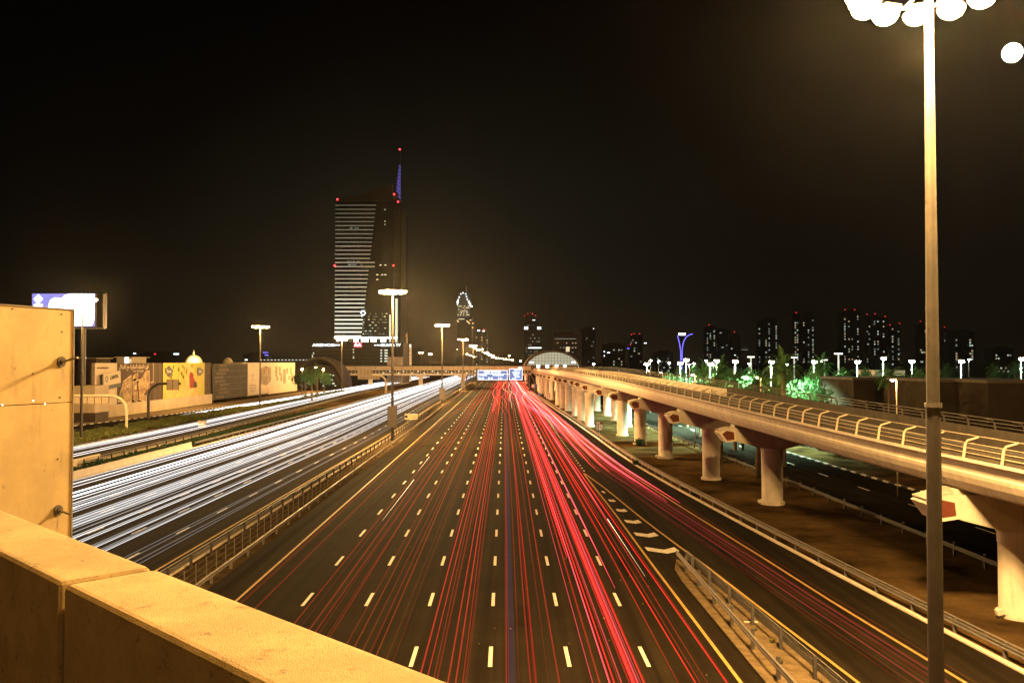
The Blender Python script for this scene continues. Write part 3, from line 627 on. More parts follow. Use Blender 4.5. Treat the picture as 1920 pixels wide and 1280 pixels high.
#__BUILDINGS__
# ------------------------------------------------------------------ banded office tower and its podium
TY = 620.0
def tx(px): return (px - CX) / F * TY
def tz(py): return at(960, py, TY).z
x0, x1, x2, x3 = tx(628), tx(737), tx(745), tx(748)
tw = empty('office_tower', (0, 0, 0), 'tallest tower, dark glass with stacked pale light bands and a blue-lit spire', 'tower')
mb = MB(); zb, zt = 0, tz(376)
fp = [(x0, TY), (x1, TY), (x3, TY + 9), (x3, TY + 42), (x0 + 6, TY + 42)]
for z in (zb, zt): mb.v += [(a, b, z) for a, b in fp]
mb.f += [tuple(range(5))[::-1], tuple(range(5, 10))] + [(k, (k + 1) % 5, (k + 1) % 5 + 5, k + 5) for k in range(5)]; mb.mi += [0] * 7
mb.build('tower_body', 'glass', tw)
mb = MB(); A = [(tx(640), TY + .5, zt + .003), (tx(734), TY + .5, zt + .003), (tx(734), TY + .5, tz(344))]; B = [(a, b + 8, c) for a, b, c in A]; mb.v += A + B
mb.f += [(0, 1, 2), (5, 4, 3), (0, 3, 4, 1), (1, 4, 5, 2), (2, 5, 3, 0)]; mb.mi += [0] * 5; mb.build('roof_fin', 'tower_wall', tw)
MB().box(tx(640), tx(737), TY - .5, TY - .05, tz(377), tz(371)).build('crown_band', 'tower_wall', tw)
MB().box(tx(737), tx(745), TY + 2, TY + 10, zt, tz(359)).build('roof_block', 'tower_wall', tw)
mb = MB(); A = [(tx(740), TY + 3, tz(361)), (tx(749.5), TY + 3, tz(376)), (tx(749), TY + 3, tz(282))]; B = [(a, b + 2.5, c) for a, b, c in A]; mb.v += A + B
mb.f += [(0, 1, 2), (5, 4, 3), (0, 3, 4, 1), (1, 4, 5, 2), (2, 5, 3, 0)]; mb.mi += [0] * 5; sp_ = mb.build('spire', 'tower_wall', tw)
for i in range(9):
    q = i / 9; za = tz(364 - 58 * q); xa = tx(740.7 + 8.2 * q * .72); xb = tx(749.1); MB().face([(xa, TY + 2.95, za), (xb, TY + 2.95, za - 3.2 * (1 - q)), (xb, TY + 2.95, za - 3.2 * (1 - q) + 1.9), (xa, TY + 2.95, za + 1.9)]).build('spire_light', 'sail', sp_)
nb = 33
bm_mats = [emis('light_band_%s' % s, (.80, .76, .52) if k < 5 else (.95, .95, .75), v) for k, (s, v) in enumerate((('a', .16), ('b', .22), ('c', .30), ('d', .38), ('e', .5), ('f', .75), ('g', 1.3)))]
for i in range(nb):
    q = i / (nb - 1); py = 385 + 245 * q; xr = tx(704 - 27 * q) if i not in (14, 15) else tx(702)
    MB().box(x0 - .1, xr, TY - .8, TY - .02, tz(py) - (.20 + .28 * q), tz(py) + (.20 + .28 * q)).build('light_band', bm_mats[min(6, int(q * 7))], tw)
for z_, a, b, n in ((427, 655, 682, 5), (461, 645, 676, 8), (490, 638, 674, 7), (496, 653, 692, 9), (515, 640, 682, 3), (538, 636, 662, 9), (552, 640, 660, 3), (607, 633, 676, 14), (622, 660, 676, 4)):
    for k in range(n): pane('lit_window', 'win_d', tw, tx(a + (b - a) * random.random()), TY - .1, tz(z_ + random.random()), .9, .9)
for r_ in range(9):
    py = 588 + 5.4 * r_
    for k in range(10):
        if random.random() < .75: pane('lit_window', 'win_w' if random.random() < .25 else 'win_d', tw, tx(678 + (726 - 678) * random.random()), TY - .1, tz(py), 1.0, .55)
for px, py in ((721, 393), (721, 415), (721, 421), (713, 497), (722, 497), (707, 515), (716, 515), (722, 515), (707, 524)): pane('lit_window', 'win_w', tw, tx(px), TY - .1, tz(py), 1.4 if py > 490 else .7, .6)
for px, py in ((632, 374.5), (746, 379), (738.5, 365), (749, 281), (627.5, 498), (737.5, 498)): link('red_beacon', PANES['red_l'], tw, (tx(px), TY - 1.2, tz(py)), scale=(1.0, 6, 1.0))
for a, b in ((730, 733), (741, 745.5)): MB().box(tx(a), tx(b), TY - 1.2, TY - .2, tz(641), tz(560 if a > 735 else 590)).build('lit_column', 'lit_col', tw)
MB().box(tx(628), tx(745), TY - 2.5, TY - .9, tz(634.5), tz(631.8)).build('base_light', 'base_hi', tw)
for a, b in ((664, 672), (678, 691), (696, 706), (714, 724)): MB().box(tx(a), tx(b), TY - 2, TY - .9, tz(641), tz(635.5)).build('lobby_light', 'base_hi', tw)
for i in range(6): link('logo_light', PANES['sign_w'], tw, (tx(681) + 1.5 * math.cos(i * 1.05), TY - 1.0, tz(586.5) + 1.5 * math.sin(i * 1.05)), scale=(.9, 1, .9))
PY = 570.0
def pxx(px): return (px - CX) / F * PY
def pz(py): return at(960, py, PY).z
po = empty('podium_block', (0, 0, 0), 'wide dark office block with white and red rooftop signs below the tower', 'building')
MB().box(pxx(585), pxx(756), PY, PY + 35, 0, pz(642)).build('block_body', 'far_wall2', po)
mb = MB()
for py in (651, 658, 665, 672, 679): mb.box(pxx(600), pxx(735), PY - .3, PY - .02, pz(py + 3), pz(py))
mb.build('window_strip', 'glass', po)
MB().box(pxx(727), pxx(755), PY - 3, PY - .3, 0, pz(669)).build('annex', 'beige', po)
for c_, px, sz, body, m_, sx in ((0, 607, 2.3, 'ARENCO', 'sign_w', 1.55), (0, 629, 1.0, 'REAL ESTATE', 'sign_w', 1.0), (0, 733, 2.5, 'DUNYA TV', 'sign_w', 1.0), (0, 710, 1.1, 'AL KHALEEJ', 'sign_w', 1.0)):
    o = text(body, sz, m_, parent=po, bold=.05, sx=sx); o.location = (pxx(px), PY - .5, pz(647)); o.rotation_euler.x = R(90)
b_ = MB().box(pxx(664), pxx(678.5), PY - .6, PY - .3, pz(651), pz(641.5)).build('red_sign', 'sign_red', po)
o = text('AA', 3.1, 'sign_w', parent=b_, bold=.1, name='lettering', sx=1.1); o.location = (pxx(671), PY - .65, pz(646.5)); o.rotation_euler.x = R(90)
for c, px in enumerate((715, 724)):
    for r_ in range(5): pane('lit_window', 'win_w', po, pxx(px), PY - .33, pz(656.5 + 5.1 * r_), 1.0 + 1.0 * c, .8)
for py in (655, 660, 669, 671): pane('lit_window', 'win_w', po, pxx(663), PY - .33, pz(py), .7, .6)
for px, py in ((586, 666), (586, 669), (589, 675.5), (588, 662)): pane('lit_window', 'win_w', po, pxx(px), PY - .1, pz(py), .7, .7)
pyl = empty('pylon_sign', (0, 0, 0), 'white-lit pylon sign tower with a small spire, right of the podium', 'sign tower')
Yp = 640; X_ = lambda px: (px - CX) / F * Yp; Z_ = lambda py: at(960, py, Yp).z
MB().box(X_(758.5), X_(770.5), Yp, Yp + 5, 0, Z_(645)).build('pylon_body', 'cream', pyl)
for py in (652, 661, 668, 673.5, 679): MB().box(X_(759), X_(770), Yp - .3, Yp - .02, Z_(py + 2.2), Z_(py)).build('lit_panel', 'win_y', pyl)
o = text('BIM', 3, 'sign_w', parent=pyl, bold=.05, name='lettering'); o.location = (X_(764.5), Yp - .4, Z_(648.5)); o.rotation_euler.x = R(90)
mb = MB(); mb.tube([(X_(762.5), Yp + 1, Z_(645)), (X_(762.5), Yp + 1, Z_(632)), (X_(763), Yp + 1, Z_(622))], [.7, .5, .1], 6); mb.face([(X_(758.5), Yp + .9, Z_(631)), (X_(762.4), Yp + .9, Z_(624)), (X_(762.4), Yp + .9, Z_(631))]); mb.build('spire', 'cream', pyl)

# ------------------------------------------------------------------ far buildings
def far_tower(px0, px1, pytop, Y, label, lit=(), n_lit=10, crown=None, wall='far_wall2', kinds=('win_f', 'win_g', 'win_d', 'win_d'), beacons=(), cols=None, group=None, name='tower_block', cat='tower', wsz=1.5, floors=True):
    x0 = (px0 - CX) / F * Y; x1 = (px1 - CX) / F * Y; zt = at(960, pytop, Y).z; t = empty(name, ((x0 + x1) / 2, Y, 0), label, cat, group)
    hw = (x1 - x0) / 2; mb = MB(); mb.box(-hw, hw, 0, hw * 1.6, 0, zt); mb.build('tower_body', wall, t)
    mb = MB(); z = 4.0
    if floors:
        while z < zt - 1: mb.box(-hw - .25, hw + .25, -.3, hw * 1.6 + .25, z, z + .5); z += 4.0
    mb.box(-hw * .6, hw * .6, hw * .3, hw * 1.2, zt, zt + max(2, zt * .03)); mb.build('floor_ledges', wall, t)
    rows = int(zt / 4)
    for k in range(n_lit):
        if cols: u = random.choice(cols) * 2 - 1
        else: u = (random.randrange(1, 8) / 4 - 1)
        r_ = random.randrange(max(1, rows // 5), max(2, rows))
        pane('lit_window', random.choice(kinds), t, u * hw * .92, -.32, r_ * 4 - 1.6, wsz, wsz)
    for px, py in beacons: link('red_beacon', PANES['red_s'], t, ((px - CX) / F * Y - (x0 + x1) / 2, -.6, at(960, py, Y).z), scale=(1.5 * Y / 1500, 2, 1.5 * Y / 1500))
    for px, py, wp, hp, k in lit: link('lit_sign', PANES[k], t, ((px - CX) / F * Y - (x0 + x1) / 2, -.5, at(960, py, Y).z), scale=(wp * Y / F, 1, hp * Y / F))
    return t
GR = 'dim residential towers beyond the park'
far_tower(1322, 1342, 612, 1500, 'narrow dim tower with a few lit windows, left end of the towers beyond the park', n_lit=26, beacons=((1330, 609),), group=GR, wsz=2.1, cols=(.2, .5, .9))
far_tower(1369, 1388, 628, 1600, 'very dark tower with one red beacon, between two window-dotted towers beyond the park', n_lit=3, beacons=((1377, 622),), group=GR, wsz=2.4)
far_tower(1420, 1428, 604, 1500, 'slim dark tower wing with a single column of lights beside a broader tower', n_lit=12, group=GR, wsz=2.1, cols=(.5,))
far_tower(1433, 1459, 598, 1500, 'broad tower with bright windows down its right edge, beyond the left flood lamps', n_lit=42, group=GR, wsz=2.1, cols=(.1, .35, .9, .9))
far_tower(1488, 1499, 587, 1450, 'tower slab whose column of lit windows is the brightest left edge beyond the park', n_lit=34, group=GR, wsz=2.1, cols=(.3, .7), beacons=((1493, 586),))
far_tower(1503, 1527, 586, 1450, 'broad tower with lit windows down its right edge, joined to a bright slim slab', n_lit=36, group=GR, wsz=2.1, cols=(.15, .55, .92, .92))
far_tower(1580, 1613, 584, 1400, 'tallest tower beyond the park, two red beacons on top', n_lit=48, group=GR, wsz=2.1, cols=(.1, .35, .55, .9, .9), beacons=((1585, 580.5), (1603, 580.5)))
far_tower(1625, 1634, 592, 1400, 'slim dark tower with one red beacon right of the tallest tower beyond the park', n_lit=8, group=GR, wsz=2.1, beacons=((1626, 589),))
far_tower(1637, 1660, 594, 1400, 'tower with two lit crown corners behind the brightest flood lamp', n_lit=26, group=GR, wsz=2.1, cols=(.1, .4, .9), beacons=((1641, 588), (1660, 593)))
far_tower(1664, 1688, 610, 1400, 'tower with sparse windows and a beacon, right of the brightest flood lamp', n_lit=20, group=GR, wsz=2.1, cols=(.4, .9), beacons=((1669, 609), (1687, 606)))
far_tower(1724, 1742, 606, 1500, 'dark tower with few windows just left of the close lamp mast', n_lit=7, group=GR, wsz=2.6, beacons=((1726, 602), (1741, 602)))
far_tower(1768, 1778, 616, 1500, 'slim dark tower with three windows just right of the close lamp mast', n_lit=8, group=GR, wsz=2.1, beacons=((1771, 613),))
far_tower(1788, 1828, 621, 1300, 'low wide dark tower right of the close lamp mast with windows on its right side', n_lit=18, group=GR, wsz=2.4, cols=(.9, .8, .1))
far_tower(1862, 1900, 652, 1100, 'low pale apartment block with scattered windows near the right edge', n_lit=16, group=GR, wsz=2.0)
far_tower(982, 1016, 613, 1050, 'dark tower with two white rooftop sign panels above the station', n_lit=34, wall='far_wall2', lit=((986.5, 615, 7, 5, 'sign_w'), (1011, 615, 7, 4.5, 'sign_w'), (1003, 652, 24, 2, 'sign_w'), (1001, 600, 5, 1.5, 'sign_w')), kinds=('win_g', 'win_d'), wsz=1.4)
far_tower(983, 1006, 589, 1070, 'upper tower with red beacons rising behind the two-sign tower', n_lit=12, beacons=((984, 592), (1004, 592), (990, 588), (998, 588)), kinds=('win_g', 'win_d'), wsz=1.4)
far_tower(1038, 1087, 625, 760, 'wide dark office block with a warm-lit entrance bay behind the station', n_lit=40, lit=((1064.5, 654.5, 7, 9, 'win_y'), (1060, 635, 40, 1.2, 'win_d')), kinds=('win_g', 'win_d'), wsz=1.1)
far_tower(1090, 1117, 616, 900, 'tall black tower with one rooftop light right of the station', n_lit=5, kinds=('win_d',), wsz=1.2, lit=((1113, 616, 1.6, 1.6, 'sign_w'),))
far_tower(1180, 1205, 628, 1300, 'dark slab with three red beacons left of the blue neon sculpture', n_lit=8, beacons=((1184, 627), (1189, 625.5), (1199, 625.5), (1182, 646)), wsz=2, lit=((1178, 653, 5, 1.4, 'neon'), (1210, 643, 5, 1.6, 'sign_w')))
far_tower(1130, 1172, 645, 1200, 'low dark block with a white sign between the station and the neon sculpture', n_lit=14, wsz=1.8, lit=((1141, 661, 5, 1.8, 'sign_w'), (1133, 659, 2, 2, 'sign_w'), (1133, 667, 2, 2, 'sign_w')))
far_tower(1228, 1262, 660, 1200, 'low dark block with specks of light just left of the neon sculpture', n_lit=16, wsz=1.8)
far_tower(1345, 1366, 618, 1700, 'faint tower with few windows behind the first row of park lamps', n_lit=5, wsz=2, lit=((1396, 655.5, 12, 1, 'win_d'),))
far_tower(893, 904, 619, 1300, 'slim tower with a white rooftop panel, just right of the crown-topped tower', n_lit=12, cols=(.02, .98), wsz=1.8, lit=((897.5, 619.5, 5, 2.5, 'sign_w'),))
far_tower(904.5, 914, 620, 1310, 'slim tower with a red beacon and small sign, beside the white-panel one', n_lit=8, cols=(.98,), wsz=1.8, lit=((907, 620.5, 4, 2, 'sign_w'),), beacons=((907, 617),))
far_tower(856, 884, 654, 1500, 'low dark block with a row of white roof lights behind the far lamp masts', n_lit=2, wsz=1.5, lit=((866, 655, 20, 1.4, 'sign_w'),))
# crown-topped tower
Yc = 1400; t = empty('crowned_tower', ((871.5 - CX) / F * Yc, Yc, 0), 'floodlit crown-topped tower with a needle spire on the skyline', 'tower')
zc = lambda py: at(960, py, Yc).z; u = Yc / F
MB().box(-13 * u, 13 * u, 0, 22, 0, zc(594)).build('lower_body', 'far_wall2', t)
MB().box(-13.5 * u, 9 * u, 1, 20, zc(594), zc(570)).build('upper_body', 'far_wall', t)
o = None
for i, (a, b, py0, py1) in enumerate(((-12, 12, 570, 563), (-10, 10.5, 563, 556), (-8, 8.5, 556, 550), (-5.5, 6, 550, 546))):
    o = MB().box(a * u - u * .5, b * u - u * .5, 2 + i, 18 - i, zc(py0), zc(py1)).build('crown_tier', 'lit_col' if i == 9 else 'far_wall', t)
mb = MB(); mb.tube([(2 * u, 8, zc(546)), (2.3 * u, 8, zc(534))], [1.2, .15], 6); mb.build('spire', 'cream', t)
for px, py, k in [(858, 566, 'sign_hot'), (884, 574, 'sign_hot'), (881, 570, 'sign_hot'), (879, 566, 'sign_hot'), (876, 561, 'sign_w'), (874.5, 556, 'sign_w'), (873, 551, 'sign_w'), (864, 551, 'sign_w'), (861, 557, 'sign_w'), (859, 562, 'sign_w'), (857.5, 570, 'sign_w'), (868, 549, 'sign_w')]:
    link('crown_light', PANES[k], t, ((px - 871.5) * u, -.3, zc(py)), scale=(1.9, 1, 1.9))
for i in range(40): link('lit_window', PANES[random.choice(('win_w', 'win_y', 'win_w'))], t, (random.uniform(-13, 8) * u, -.3, zc(random.choice((574, 577, 580, 583, 586, 590)))), scale=(1.4, 1, 1.4))
for i in range(12): link('lit_window', PANES['win_w'], t, (random.uniform(-13, -1) * u, -.3, zc(598)), scale=(1.8, 1, 1.0))
for px, py in ((858, 601), (859, 603), (876, 602), (878, 604), (880, 606), (882, 600), (886, 614), (887, 606)): link('lit_window', PANES['win_y'], t, ((px - 871.5) * u, -.3, zc(py)), scale=(2.4, 1, 1.8))
# neon sculpture
Yn = 430; ns = empty('neon_sculpture', ((1278 - CX) / F * Yn, Yn, 0), 'blue neon Y-shaped mast with a bright white lamp box on top', 'light sculpture')
q = Yn / F; nz = lambda py: at(960, py, Yn).z
MB().tube([(-3 * q + .3, 0, 0), (-1.5 * q, 0, nz(660)), (-3.5 * q, 0, nz(645)), (-6 * q, 0, nz(634)), (-7.5 * q, 0, nz(629))], .22, 6).build('left_arm', 'neon', ns)
MB().tube([(1 * q, 0, 0), (.8 * q, 0, nz(660)), (1.6 * q, 0, nz(650)), (4 * q, 0, nz(640)), (9 * q, 0, nz(631)), (15 * q, 0, nz(627.3)), (21 * q, 0, nz(626))], .22, 6).build('right_arm', 'neon', ns)
MB().box(-5 * q, 6.5 * q, -.6, .6, nz(628), nz(624.5)).build('lamp_box', 'sign_hot', ns); MB().box(-4 * q, 7 * q, -.5, .5, nz(629.3), nz(628.1)).build('lamp_bracket', 'steel', ns)
# left skyline: low roofs and lit signs
for px0, px1, py, Y, lab, lit in (
        (247, 330, 662, 900, 'long low dark building with three small lit signs behind the hoardings', ((253, 662.5, 5, 2, 'sign_w'), (291, 663.5, 4, 2, 'sign_red'), (331, 663.5, 10, 2.6, 'sign_w'))),
        (455, 500, 664, 950, 'dark low building with small violet letters behind the hoardings', ((498, 660.5, 10, 1.3, 'neon'), (500, 665.5, 7, 1.6, 'neon'), (462, 674.5, 5, 2.2, 'sign_w'))),
        (482, 585, 677, 700, 'long lit roofline like a car park with a row of white roof lamps', tuple((490 + 6.6 * i, 674.6, 3.2, 1.4, 'win_w') for i in range(14)))):
    far_tower(px0, px1, py, Y, lab, lit=lit, n_lit=2, name='low_building', cat='building', floors=False, wsz=.8)
t = empty('low_building', (0, 300, 0), 'cream flat-roofed villa with a glowing doorway behind the dark poster', 'building')
X3 = lambda px: (px - CX) / F * 300; Z3 = lambda py: at(960, py, 300).z
MB().box(X3(219), X3(247), 0, 12, 0, Z3(670)).build('wall', 'beige', t); MB().box(X3(216), X3(252), -1, 13, Z3(670), Z3(668.8)).build('roof', 'cream', t)
link('lit_doorway', PANES['sign_hot'], t, (X3(238), -.1, Z3(675)), scale=(1.1, 1, 2.0)); link('lit_doorway', PANES['win_y'], t, (X3(243.5), -.1, Z3(676.5)), scale=(1.2, 1, 1.4))
t = empty('low_building', (0, 330, 0), 'flat-roofed building with a thin lit eave, left of the cream villa', 'building')
X3 = lambda px: (px - CX) / F * 330; Z3 = lambda py: at(960, py, 330).z
MB().box(X3(146), X3(180), 0, 12, 0, Z3(672)).build('wall', 'brown', t); MB().box(X3(144), X3(183), -1, 13, Z3(672), Z3(670.4)).build('roof', 'beige', t); link('lit_doorway', PANES['sign_w'], t, (X3(161), -1.1, Z3(671)), scale=(1.3, 1, .4))
for px, w_, pyt, pyb, lab in ((363.5, 16, 665, 682, 'gold-lit ribbed dome with a finial behind the palm-garden poster'), (427.5, 9.5, 670, 683, 'small plain dome on a flat roof behind the netted scaffold')):
    Y = 300 if px < 400 else 365; u = Y / F; t = empty('dome', ((px - CX) / F * Y, Y, 0), lab, 'dome'); zb = at(960, pyb, Y).z; zt = at(960, pyt, Y).z; r = w_ * u
    n = 24; mb = MB(); mb.lathe([(r * math.cos(a), zb + (zt - zb) * math.sin(a)) for a in [R(90) * i / 8 for i in range(8)]] + [(.15, zt)], n); mb.build('dome_shell', 'dome', t, True)
    MB().box(-r * 1.4, r * 1.6, -r, r, 0, zb).build('drum', 'beige', t)
    if w_ > 10:
        MB().lathe([(.25, zt), (.45, zt + .5), (.2, zt + .9), (.12, zt + 1.3), (.02, zt + 2.0)], 8).build('finial', 'cream', t)
    else: MB().box(r, r + 22 * u, -3, 3, zb, zb + 4 * u).build('parapet_wall', 'beige', t)
point('dome_uplight', ((363.5 - CX) / F * 300 + 3, 293, 15.5), (1, .75, .35), 9000, .5)
bpy.data.objects['dome_uplight'].parent = [o for o in bpy.data.objects if o.name.startswith('dome') and o.type == 'EMPTY'][0]
bpy.data.objects['dome_uplight'].matrix_parent_inverse = Matrix.Translation(-Vector(((363.5 - CX) / F * 300, 300, 0)))

#__HOARDING__
# ------------------------------------------------------------------ hoardings with posters (plane x = -102, facing the road)
HX = -102.0
def hp(px, py, off=0.0):
    a, b, c = ray(px, py); tt = (HX + off) / a; return Vector((HX + off, b * tt, H + c * tt))
def slab(parent, name, pts, m, off, th=.05):   # a flat panel with thickness on the hoarding plane
    A = [hp(px, py, off) for px, py in pts]; B = [p - Vector((th, 0, 0)) for p in A]; n = len(A); mb = MB(); mb.v += [tuple(p) for p in A + B]
    mb.f += [tuple(range(n))[::-1], tuple(range(n, 2 * n))] + [(k, (k + 1) % n, (k + 1) % n + n, k + n) for k in range(n)]; mb.mi += [0] * (n + 2)
    return mb.build(name, m, parent)
def wy(px): return hp(px, 700).y
def rect(parent, name, px0, px1, z0, z1, m, off, th=.05): return MB().box(HX + off - th, HX + off, wy(px0), wy(px1), z0, z1).build(name, m, parent)
ZT = 13.75
def htext(parent, body, px, z, size, m, off, font=None, bold=0.0, sx=1.0, rot=0):
    o = text(body, size, m, font, parent=parent, bold=bold, sx=sx); o.location = (HX + off, hp(px, 700, off).y, z); o.rotation_euler = (R(90), rot, R(90)); return o
def louvres(px0, px1, z0, z1, lab):
    t = empty('louvre_screen', (0, 0, 0), lab, 'screen', 'slatted screens between the posters'); MB().box(HX - .6, HX - .3, wy(px0) + .02, wy(px1) - .02, z0, z1).build('backing', 'brown', t)
    mb = MB(); z = z0
    while z < z1 - .3: mb.box(HX - .29, HX - .1, wy(px0) + .05, wy(px1) - .05, z, z + .26); z += .62
    mb.build('slats', 'louver', t); y = (wy(px0) + wy(px1)) / 2; MB().box(HX - .1, HX - .02, y - .15, y + .15, z0, z1).build('mullion', 'louver', t)
h1 = empty('poster_hoarding', (0, 0, 0), 'hoarding with the CAPITAL signboard and Arabic headline on dark brown', 'billboard', 'poster hoardings beside the slip road')
rect(h1, 'backing', 178, 289, .0, 13.6, 'brown', -.1, .5)
rect(h1, 'poster', 178, 219.5, 1.0, ZT, 'cream', 0)
rect(h1, 'poster', 219.7, 288.5, 3.2, ZT, 'ad_dark', 0)
rect(h1, 'base_wall', 171, 397, 0, 3.15, 'beige', .25, .3)
rect(h1, 'window_grid', 172, 177.8, 2.9, ZT, 'louver', .02, .3)
sb = slab(h1, 'signboard', [(194, 701), (226, 694.5), (226.5, 717), (194.5, 724)], 'cream', .9, .3)
slab(sb, 'signboard_edge', [(191.5, 702), (194, 701), (194.5, 724), (226.5, 717), (227, 724), (192, 732)], 'black', .85, .3)
o = htext(sb, 'CAPITAL', 214.5, hp(213, 706.5).z, 1.22, 'black', .96, bold=.02, rot=0); o.rotation_euler = (R(90), R(-7), R(90))
mb = MB(); c = hp(200, 710.5, .93)
for i in range(6):
    a = i * 1.047; mb.face([(c.x, c.y + .28 * math.cos(a), c.z + .28 * math.sin(a)), (c.x, c.y + .85 * math.cos(a - .35), c.z + .85 * math.sin(a - .35)), (c.x, c.y + .85 * math.cos(a + .45), c.z + .85 * math.sin(a + .45))])
mb.build('logo', 'black', sb)
for pts in (([(231, 715), (246, 703.5), (246, 755), (220, 753)]), ([(248, 712), (256, 708), (257, 755), (249, 748)]), ([(259, 720), (274, 694), (279, 694), (279, 727), (262, 749)]), ([(262, 748), (274, 754), (274, 741), (268, 738)]), ([(249, 703), (259, 698), (260, 712), (249, 716)])):
    slab(h1, 'picture', pts, 'ad_mix', .05)
for a, b in (((231, 715), (246, 703.5)), ((246, 703.5), (246, 755)), ((220, 752.5), (246, 755)), ((257, 734), (257, 755.5)), ((249, 747), (257, 755.5)), ((279.5, 694), (279.5, 728)), ((260, 716), (263, 711)), ((248, 716), (263, 711)), ((259, 747.5), (274, 754)), ((274, 742), (274, 755)), ((279, 750), (288, 753)), ((282, 717), (288, 716)), ((287.3, 680), (287.3, 716))):
    p, q = hp(*a, .1), hp(*b, .1); mb = MB(); mb.tube([p, q], .13, 4); mb.build('picture_frame', 'cream', h1)
rp_ = random.Random(11)
for k in range(26):
    px = rp_.choice((rp_.uniform(233, 244), rp_.uniform(266, 277), rp_.uniform(250, 255))); py = rp_.uniform(722, 746); a_, b_ = rp_.uniform(1, 3), rp_.uniform(.8, 3)
    slab(h1, 'picture_detail', [(px, py), (px + a_, py - .4), (px + a_, py + b_), (px, py + b_ + .3)], rp_.choice(('ad_dark', 'cream', 'black', 'ad_red', 'ad_orange')), .07 + .001 * k, .02)
# Arabic headline, letters already in their joined forms and in visual order
def find_font(key):
    import os
    d = bpy.utils.system_resource('DATAFILES', path='fonts')
    for f in sorted(os.listdir(d)) if d else []:
        if key in f: return bpy.data.fonts.load(os.path.join(d, f))
def arabic(s):
    FORMS = {'ا': (0xFE8D, 0xFE8E, None, None), 'ب': (0xFE8F, 0xFE90, 0xFE91, 0xFE92), 'ن': (0xFEE5, 0xFEE6, 0xFEE7, 0xFEE8), 'ع': (0xFEC9, 0xFECA, 0xFECB, 0xFECC), 'ل': (0xFEDD, 0xFEDE, 0xFEDF, 0xFEE0), 'م': (0xFEE1, 0xFEE2, 0xFEE3, 0xFEE4),
             'ت': (0xFE95, 0xFE96, 0xFE97, 0xFE98), 'ك': (0xFED9, 0xFEDA, 0xFEDB, 0xFEDC), 'ج': (0xFE9D, 0xFE9E, 0xFE9F, 0xFEA0), 'ر': (0xFEAD, 0xFEAE, None, None), 'ي': (0xFEF1, 0xFEF2, 0xFEF3, 0xFEF4), 'ة': (0xFE93, 0xFE94, None, None),
             'ح': (0xFEA1, 0xFEA2, 0xFEA3, 0xFEA4), 'و': (0xFEED, 0xFEEE, None, None), 'خ': (0xFEA5, 0xFEA6, 0xFEA7, 0xFEA8), 'إ': (0xFE87, 0xFE88, None, None), 'ﻻ': (0xFEFB, 0xFEFC, None, None)}
    s = s.replace('لا', 'ﻻ'); o_ = []
    for i, ch in enumerate(s):
        if ch not in FORMS: o_.append(ch); continue
        f = FORMS[ch]; pv = i > 0 and s[i - 1] in FORMS and FORMS[s[i - 1]][2] is not None; nx = i + 1 < len(s) and s[i + 1] in FORMS and f[2] is not None
        o_.append(chr(f[3] if pv and nx else f[1] if pv else f[2] if nx else f[0]))
    return ''.join(o_[::-1])
try: AF = find_font('Arabic')
except Exception: AF = None
if AF:
    htext(h1, arabic('ابن علامتك التجارية مع كابيتال'), 251.5, hp(251, 687).z, 2.5, 'cream', .06, AF, bold=.03, sx=1.05)
    htext(h1, arabic('حلول إعلانية خارجية'), 259.5, hp(259, 694.5).z, 1.6, 'cream', .06, AF, sx=.95)
htext(h1, 'www.capitalgroup.ae', 193, 12.6, .75, 'brown', .06)
louvres(289, 305.5, 3.16, ZT, 'slatted dark screen between the brown poster and the garden poster')
h2 = empty('poster_hoarding', (0, 0, 0), 'hoarding with a yellow-green garden poster and two dark badges', 'billboard', 'poster hoardings beside the slip road')
rect(h2, 'backing', 305.7, 383.5, 3.2, 13.5, 'brown', -.1, .4); rect(h2, 'poster', 305.7, 383.5, 2.6, ZT, 'ad_green', 0)
slab(h2, 'poster_patch', [(338, 747), (340, 728), (349, 705), (345, 682), (356, 681), (366, 700), (369, 722), (372, 744)], 'ad_orange', .06, .03)
slab(h2, 'poster_patch', [(312, 746), (309, 734), (325, 728), (340, 729), (338, 745)], 'ad_orange', .07, .03)
slab(h2, 'poster_figure', [(356, 727), (355, 704), (357, 697), (361, 698), (363, 706), (368, 722), (368, 727)], 'ad_red', .10, .03)
slab(h2, 'poster_figure', [(362, 727), (364, 716), (368, 715), (370, 725)], 'ad_dark', .11, .03)
slab(h2, 'dark_strip', [(317, 750.5), (374, 744), (374, 747), (317, 753.5)], 'ad_dark', .1, .04)
for i in range(26):
    px = random.uniform(308, 381); py = random.uniform(682, 706); slab(h2, 'leaf_print', [(px, py), (px + 1.5, py + 2), (px + .6, py + random.uniform(4, 9)), (px - 1, py + 3)], 'leaf_hedge', .085, .02)
for px, k in ((317, 1), (375.2, .8)):
    pts = []
    for i in range(24):
        a = 2 * math.pi * i / 24; r = 7.4 * k * (1 + .13 * math.cos(4 * a)); pts.append((px + r * .92 * math.cos(a), 696 - r * 1.25 * math.sin(a)))
    bdg = slab(h2, 'badge', pts, 'black', .12, .03); o = htext(bdg, 'Dunes' if k == 1 else 'Bites', px, hp(px, 696).z, 1.5 * k, 'cream', .14, sx=.9)
louvres(383.7, 397, 3.16, ZT, 'slatted dark screen between the garden poster and the netted scaffold')
sf = empty('netted_scaffold', (0, 0, 0), 'scaffold wrapped in dark netting between the posters', 'scaffold')
rect(sf, 'netting', 397.4, 463, 1.0, 13.4, 'net', .3, .1)
for i, px in enumerate((398, 411, 424, 437, 450, 462)):
    MB().tube([hp(px, 683, .45), Vector((HX + .45, wy(px), 0))], .06, 5).build('standard', 'steel_dark', sf)
